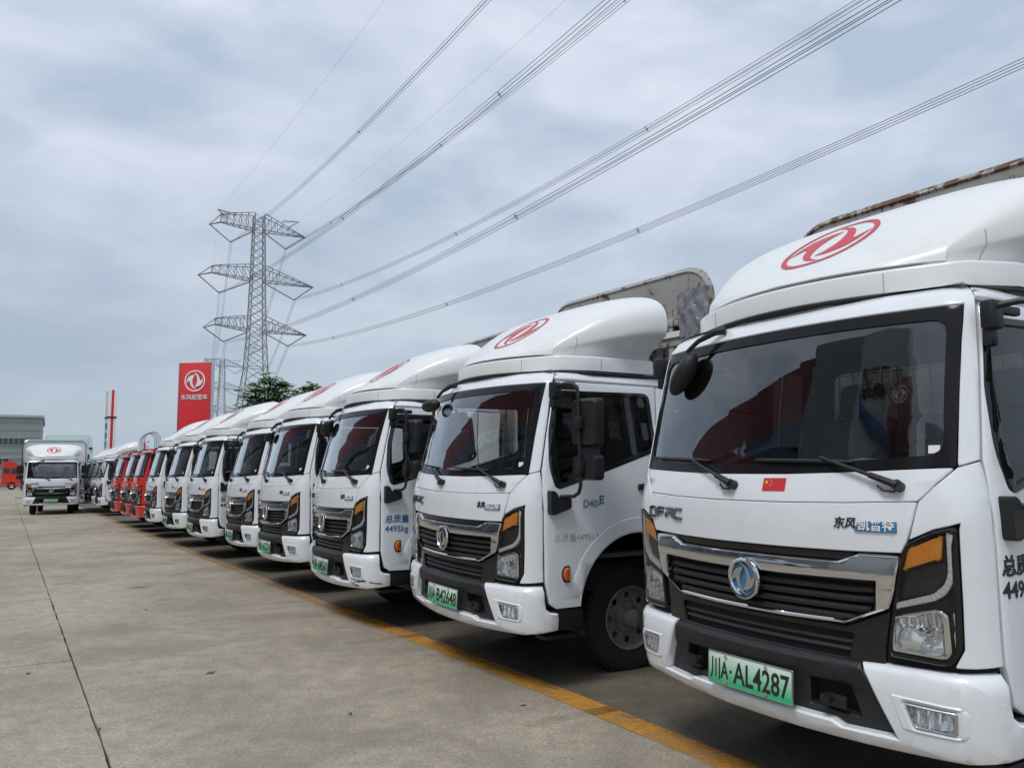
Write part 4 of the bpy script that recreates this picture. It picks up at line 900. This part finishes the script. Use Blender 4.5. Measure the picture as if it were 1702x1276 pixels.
# ------------------------------------------------------------------ sign boards
def emblem_sign(parent, r, Mx, m):
    for loops in emblem_loops(r): MB().add(*plate2d(loops, .04, Mx)).build('sign_emblem', m, parent, 30)
SG = empty('red_sign_board', (-23.6, 60.0, 0), (0, 0, R(-6)), label='tall red sign board with white round emblem and lettering behind the row', category='sign')
MB().box((0, .2, 5.0), (2.50, .40, 9.75), None, .02).build('sign_panel', M['signred'], SG)
for x in (-1.27, 1.27): MB().box((x, .2, 4.95), (.05, .44, 9.86)).build('sign_edge', M['satin'], SG)
emblem_sign(SG, .80, Matrix.Translation((.0, -.045, 8.50)), M['signwhite'])
me = text_mesh('东风轻型车', .42, .02, .003); me.transform(Matrix.Translation((0, -.03, 7.25)) @ FACE); obj('sign_lettering', me, M['signwhite'], SG)
TP = empty('striped_totem', (-37.1, 75.0, 0), (0, 0, R(-48)), label='slim grey totem sign with white and red stripes down its narrow face', category='sign')
MB().box((-.5, 0, 4.75), (1.0, .62, 9.4), None, .01).build('totem_face', M['signgrey'], TP)
for y, m in ((-.225, 'signwhite'), (0, 'signred'), (.225, 'signwhite')): MB().box((.05, y, 4.77), (.10, .222, 9.46), None, .008).build('totem_stripe', M[m], TP)
MB().box((-.42, 0, 6.95), (1.15, .74, .16)).build('totem_band', M['plastic2'], TP)
for k, chh in enumerate('福田汽车'):
    me = text_mesh(chh, .62, .01, .014); me.transform(Matrix.Translation((-.5, -.322, 6.1 - k * .85)) @ FACE); obj('totem_lettering', me, M['decalblue'], TP)
MB().tube([(-1.05, -.1, 0), (-1.05, -.1, 5.0)], .06, 6).build('post', M['plastic'], TP)

# ------------------------------------------------------------------ trees
def tree(x, y, h, cr, label, seed, clusters):
    r = random.Random(seed); TE = empty('broadleaf_tree', (x, y, 0), label=label, category='tree', group='trees rising behind the truck roofs')
    top = h - cr * .5; mb = MB().tube([(0, 0, 0), (.05, .03, h * .3), (-.04, .05, h * .55), (0, 0, top)], [.14, .11, .08, .03], 8); mb.build('trunk', M['bark'], TE)
    lb = MB(); lf = MB()
    for (cx, cy, cz, cl) in clusters:
        st = Vector((0, 0, max(h * .35, cz - 1.0))); en = Vector((cx, cy, cz)); lb.tube([st, st.lerp(en, .5) + Vector((0, 0, .1)), en], [.045, .03, .012], 5)
        for k in range(int(24 * cl * cl) + 12):      # pinnate fronds radiating from the branch end
            az = r.uniform(0, 2 * math.pi); o = en + Vector((r.gauss(0, .32), r.gauss(0, .32), r.gauss(0, .20))) * cl
            d = Vector((math.cos(az), math.sin(az), r.uniform(-.35, .30))).normalized(); Lg = r.uniform(.28, .55) * (.75 + .25 * cl); sd = d.cross(Vector((0, 0, 1))).normalized()
            for j in range(7):
                t = (j + 1) / 7; p = o + d * Lg * t + Vector((0, 0, -.22 * Lg * t * t))
                for s in (-1, 1):
                    ll = .24 * (1 - .35 * t); q = p + sd * s * ll + d * .05 + Vector((0, 0, r.uniform(-.05, .02))); wv = d * .07
                    lf.add([p - wv * .3, p.lerp(q, .5) - wv, q, p.lerp(q, .5) + wv], [[0, 1, 2, 3]])
    lb.build('branch', M['bark'], TE); me = bpy.data.meshes.new('crown'); me.from_pydata(lf.v, [], lf.f); me.update(); obj('crown', me, M['leaf'], TE)
tree(-12.7, 42.0, 6.7, 1.4, 'taller open-crowned green tree in front of the pylon base', 3,
     [(.15, 0, 6.45, .75), (.55, .2, 6.05, .8), (-.45, .1, 6.05, .8), (-.85, 0, 5.65, .8), (.05, -.2, 5.75, .9), (.85, .1, 6.15, .6), (.6, -.2, 5.5, .9), (-.5, .2, 5.3, 1.0), (.1, .1, 5.2, 1.1), (1.0, 0, 5.4, .7), (-1.0, .1, 5.1, .8), (.3, .4, 4.8, 1.1), (-.4, -.3, 4.6, 1.1), (.7, .2, 4.6, 1.0)])
tree(-10.75, 42.5, 6.1, 1.1, 'lower green tree crown just right of the taller tree', 8,
     [(0, 0, 5.95, .65), (.45, .1, 5.95, .7), (-.3, 0, 5.7, .7), (.15, -.1, 5.55, .9), (.5, .2, 5.4, .8), (-.2, .2, 5.2, .9), (.2, 0, 4.8, 1.0)])

# ------------------------------------------------------------------ far left: hall, red tractor with trailer, mint cab
HB = empty('industrial_hall', (-73.2, 126, 0), (0, 0, R(29.5)), label='grey-green metal clad hall with ribbon windows at far left', category='building')
MB().box((-20, 12, 5.4), (40, 24, 10.8)).build('wall', M['clad'], HB); MB().box((-20, 12, 10.95), (40.6, 24.6, .35)).build('parapet', M['signgrey'], HB); MB().box((-20, -.06, 4.6), (39.9, .1, .10)).build('cladding_band', M['signgrey'], HB)
for k in range(8): MB().box((-20, -.03, 1.9 + 1.15 * k), (39.8, .06, .05)).build('cladding_band', M['clad'], HB)
for x0, x1, z in ((-6.4, -2.2, 7.1), (-6.5, -4.1, 4.0), (-14, -9, 7.1), (-14, -9, 4.0)):
    f = MB().box(((x0 + x1) / 2, -.10, z), (x1 - x0, .12, 1.15)).build('window', M['signgrey'], HB); n = max(3, int((x1 - x0) / .7))
    for i in range(n): MB().box((x0 + (i + .5) * (x1 - x0) / n, -.15, z), ((x1 - x0) / n - .08, .06, .98)).build('pane', M['winglass'], f)
RT = empty('tractor_unit', (-65.2, 104.0, 0), (0, 0, R(26)), label='red high-cab tractor unit seen from the side at the far left', category='truck')
cabL = rounded([(0, .95), (2.15, .75), (2.25, 1.7), (2.1, 2.9), (1.5, 3.55), (.05, 3.6), (0, 2.2)], [.05, .1, .05, .2, .3, .1, 0])
MB().add(*plate2d([cabL], 2.4)).build('cab', M['red'], RT)
MB().add(*plate2d([rounded([(1.05, 2.0), (1.95, 2.0), (1.85, 2.75), (1.05, 2.75)], .06)], .04, Matrix.Translation((0, -.03, 0)))).build('window', M['winglass'], RT)
MB().add(*plate2d([rounded([(.2, 2.1), (.85, 2.1), (.85, 2.75), (.2, 2.75)], .06)], .04, Matrix.Translation((0, -.03, 0)))).build('window', M['winglass'], RT)
for x in (1.15, -2.4):
    wh = MB().lathe([(.25, -.15), (.5, -.15), (.52, 0), (.5, .15), (.25, .15)], 24, Matrix.Translation((x, .1, .52)) @ Matrix.Rotation(R(90), 4, 'Z')).build('tyre', M['rubber'], RT); MB().lathe([(0, .05), (.12, .08), (.26, .12), (.28, .14)], 20, Matrix.Translation((x, .1, .52)) @ Matrix.Rotation(R(-90), 4, 'Z')).build('rim', M['satin'], RT)
MB().box((-1.2, 1.2, .75), (5, .9, .25)).build('frame', M['void'], RT); MB().box((.9, .05, .62), (2.2, .2, .35), None, .05).build('skirt', M['red'], RT); MB().box((2.22, 1.2, .6), (.15, 2.3, .45), None, .05).build('bumper', M['red'], RT)
TL = empty('trailer', (-66.2, 103.5, 0), (0, 0, R(26)), label='white low-sided trailer behind the red tractor at the left edge', category='trailer')
MB().box((-3.4, 1.2, 1.75), (6.0, 2.4, 1.7), None, .03).build('trailer_body', M['white'], TL)
for k in range(8): MB().box((-.7 - .75 * k, -.02, 1.75), (.06, .06, 1.6)).build('stake', M['signgrey'], TL)
MB().box((-3.4, 1.2, .75), (6.0, 1.0, .3)).build('frame', M['void'], TL)
for x in (-4.6, -5.8): MB().lathe([(.0, -.1), (.25, -.15), (.5, -.15), (.52, 0), (.5, .15), (.25, .15), (0, .1)], 20, Matrix.Translation((x, .2, .52)) @ Matrix.Rotation(R(90), 4, 'Z')).build('wheel', M['rubber'], TL)
MC = empty('high_roof_truck', (-24.6, 45.0, 0), (0, 0, R(27)), label='pale mint high-roof truck half hidden behind the facing box truck', category='truck')
ml = rounded([(-1.24, .6), (1.24, .6), (1.22, 3.0), (1.12, 3.78), (-1.12, 3.78), (-1.22, 3.0)], [.05, .05, .1, .18, .18, .1])
MB().add(*plate2d([ml], 2.3)).build('cab', M['mint'], MC)
MB().add(*plate2d([rounded([(-1.1, 1.8), (1.1, 1.8), (1.05, 2.75), (-1.05, 2.75)], .08)], .05, Matrix.Translation((0, -.04, 0)))).build('windscreen', M['winglass'], MC)
MB().add(*plate2d([rounded([(-.9, 2.82), (.9, 2.82), (.95, 3.6), (-.95, 3.6)], .1)], .05, Matrix.Translation((0, -.03, 0)))).build('roof_panel', M['mint'], MC); MB().box((1.1, -.05, 3.05), (.16, .06, .10)).build('marker_lamp', M['plastic'], MC)
MB().box((0, -.06, 1.2), (1.6, .08, .8), None, .03).build('grille', M['plastic'], MC); MB().box((0, -.1, .7), (2.4, .2, .4), None, .05).build('bumper', M['plastic2'], MC)
for x in (-1.0, 1.0): MB().lathe([(0, -.14), (.25, -.15), (.5, -.15), (.52, 0), (.5, .15), (.25, .15), (0, .14)], 20, Matrix.Translation((x, 1.2, .52))).build('wheel', M['rubber'], MC)
for x in (-1.42, 1.42): MB().box((x, .1, 2.2), (.22, .14, .8), None, .05).build('mirror', M['plastic'], MC)

# ------------------------------------------------------------------ across the lane (mirrored in the windscreens and chrome): showroom and a parked white car
SH = empty('showroom', G0 - V * 11, (0, 0, ROWROT), label='grey showroom with red and blue fascia across the lane, seen only as reflection', category='building')
# local x runs along the lane (away), local -y faces the trucks
MB().box((30, 5.3, 5.4), (46, 10, 10.8)).build('wall', M['clad'], SH)
MB().box((30, .15, 9.85), (46.2, .5, 2.3)).build('fascia', M['shred'], SH); MB().box((30, .12, 8.3), (46.2, .5, .8)).build('fascia_stripe', M['shblue'], SH)
for k in range(18): f = MB().box((8.5 + 2.5 * k, .23, 4.2), (2.3, .12, 7.0)).build('window', M['signgrey'], SH); MB().box((8.5 + 2.5 * k, .17, 4.2), (2.1, .06, 6.8)).build('pane', M['winglass'], f)
me = text_mesh('东风轻型车', 1.0, .03, .03, space=1.4); me.transform(Matrix.Translation((17, -.14, 8.3)) @ FACE); obj('sign_lettering', me, M['signwhite'], SH)
MB().box((5.3, 3.2, 5.8), (3.6, 7.0, 11.6), None, .03).build('entrance_block', M['clad'], SH); MB().box((1.9, 3.2, 5.8), (3.2, 7.0, 11.6), None, .03).build('entrance_panel', M['clad2'], SH)
MB().tube([(3.3, -.40, 9.4), (2.7, -.40, 8.5), (1.9, -.40, 7.9), (1.1, -.40, 7.6), (.4, -.40, 7.5)], [.10, .22, .26, .2, .1], 6).build('blue_swoosh', M['decalblue'], SH)
me = text_mesh('东风汽车\n轻型车', .6, .03, .03); me.transform(Matrix.Translation((1.9, -.34, 9.5)) @ FACE); obj('block_lettering', me, M['decalblack'], SH)
MB().box((.4, -1.0, 8.2), (1.0, .9, 1.9), None, .02).build('corner_sign', M['shred'], SH)
for loops in emblem_loops(.38): MB().add(*plate2d(loops, .03, Matrix.Translation((.4, -1.47, 8.5)))).build('sign_emblem', M['signwhite'], SH)
MB().box((-4.4, 3.0, 4.2), (6.0, 5.0, 8.4), None, .03).build('side_wing', M['clad2'], SH)
CAR = empty('white_car', G0 - V * 6.8 + U * 4.5, (0, 0, ROWROT), label='white parked hatchback across the lane, seen only in the chrome reflections', category='car')
def carsec(a, b):      # a along 0..1, b round -1..1
    x = -2.1 + 4.2 * a; top = float(np.interp(a, [0, .06, .22, .36, .62, .86, .96, 1], [.72, .88, .98, 1.46, 1.50, 1.30, .95, .80])); bw = float(np.interp(a, [0, .08, .5, .92, 1], [.62, .84, .88, .84, .66])); tw = bw * (.98 if top < 1.0 else .76)
    belt = min(top, .92); pts = [(-bw * .95, .22), (-bw, .45), (-bw, .75), (-bw * .98, belt), (-tw, top - .05), (-tw * .8, top), (tw * .8, top), (tw, top - .05), (bw * .98, belt), (bw, .75), (bw, .45), (bw * .95, .22)]
    i = (b + 1) / 2 * (len(pts) - 1); j = min(int(i), len(pts) - 2); t = i - j; return (x, pts[j][0] + (pts[j + 1][0] - pts[j][0]) * t, pts[j][1] + (pts[j + 1][1] - pts[j][1]) * t)
MB().grid(lambda a, b: carsec(a, 2 * b - 1), 28, 22).build('body', M['white'], CAR, 50)
for sg in (-1, 1):
    for L in ([(-.62, .95), (.25, .95), (.25, 1.38), (-.28, 1.40)], [(.32, .95), (1.15, .95), (.95, 1.30), (.32, 1.38)]): MB().add(*plate2d([rounded(L, .05)], .02, Matrix.Translation((0, sg * .80 - .01, 0)) @ Matrix.Rotation(R(sg * 14), 4, 'X') @ Matrix.Translation((0, sg * .27, .02)))).build('side_window', M['winglass'], CAR)
    for x in (-1.3, 1.3): MB().lathe([(0, -.1), (.19, -.1), (.30, -.1), (.315, 0), (.30, .1), (.19, .1), (0, .08)], 24, Matrix.Translation((x, sg * .80, .315)) @ Matrix.Rotation(R(90), 4, 'Z')).build('wheel', M['rubber'], CAR)
MB().box((-.98, 0, 1.22), (.62, 1.25, .02), (0, R(-38), 0)).build('windscreen', M['winglass'], CAR)
for sg in (-1, 1): MB().box((-2.02, sg * .55, .72), (.16, .28, .12), None, .03).build('headlight', M['lamp'], CAR)

# ------------------------------------------------------------------ litter on the concrete
for i, (x, y, s) in enumerate(((-3.55, 6.1, .03), (-2.2, 6.05, .045), (-3.95, 8.9, .03), (-.98, 5.0, .025), (-2.35, 4.75, .025), (.05, 5.15, .03))):
    lb = ('small dry leaf just left of the long joint near a cross joint', 'largest dry leaf, on bare concrete right of the long joint', 'farthest dry leaf, on the concrete beyond the upper cross joint', 'tiny dry leaf midway between the long joint and the yellow line', 'dry leaf close to the bottom edge beside the long joint', 'dry leaf lying next to the yellow line')[i]
    mb = MB(); r = random.Random(i); a = r.uniform(0, 6.3); d = Vector((math.cos(a), math.sin(a), 0)); k = Vector((-d.y, d.x, 0))
    mb.add([-d * s, k * s * .5 + Vector((0, 0, .008)), d * s + Vector((0, 0, .006)), -k * s * .5 + Vector((0, 0, .002)), Vector((0, 0, .004))], [[0, 4, 1], [1, 4, 2], [2, 4, 3], [3, 4, 0]])
    o = mb.build('dry_leaf', M['bark'], None, label=lb, category='leaf', group='dry leaves scattered on the concrete'); o.location = (x, y, .003)
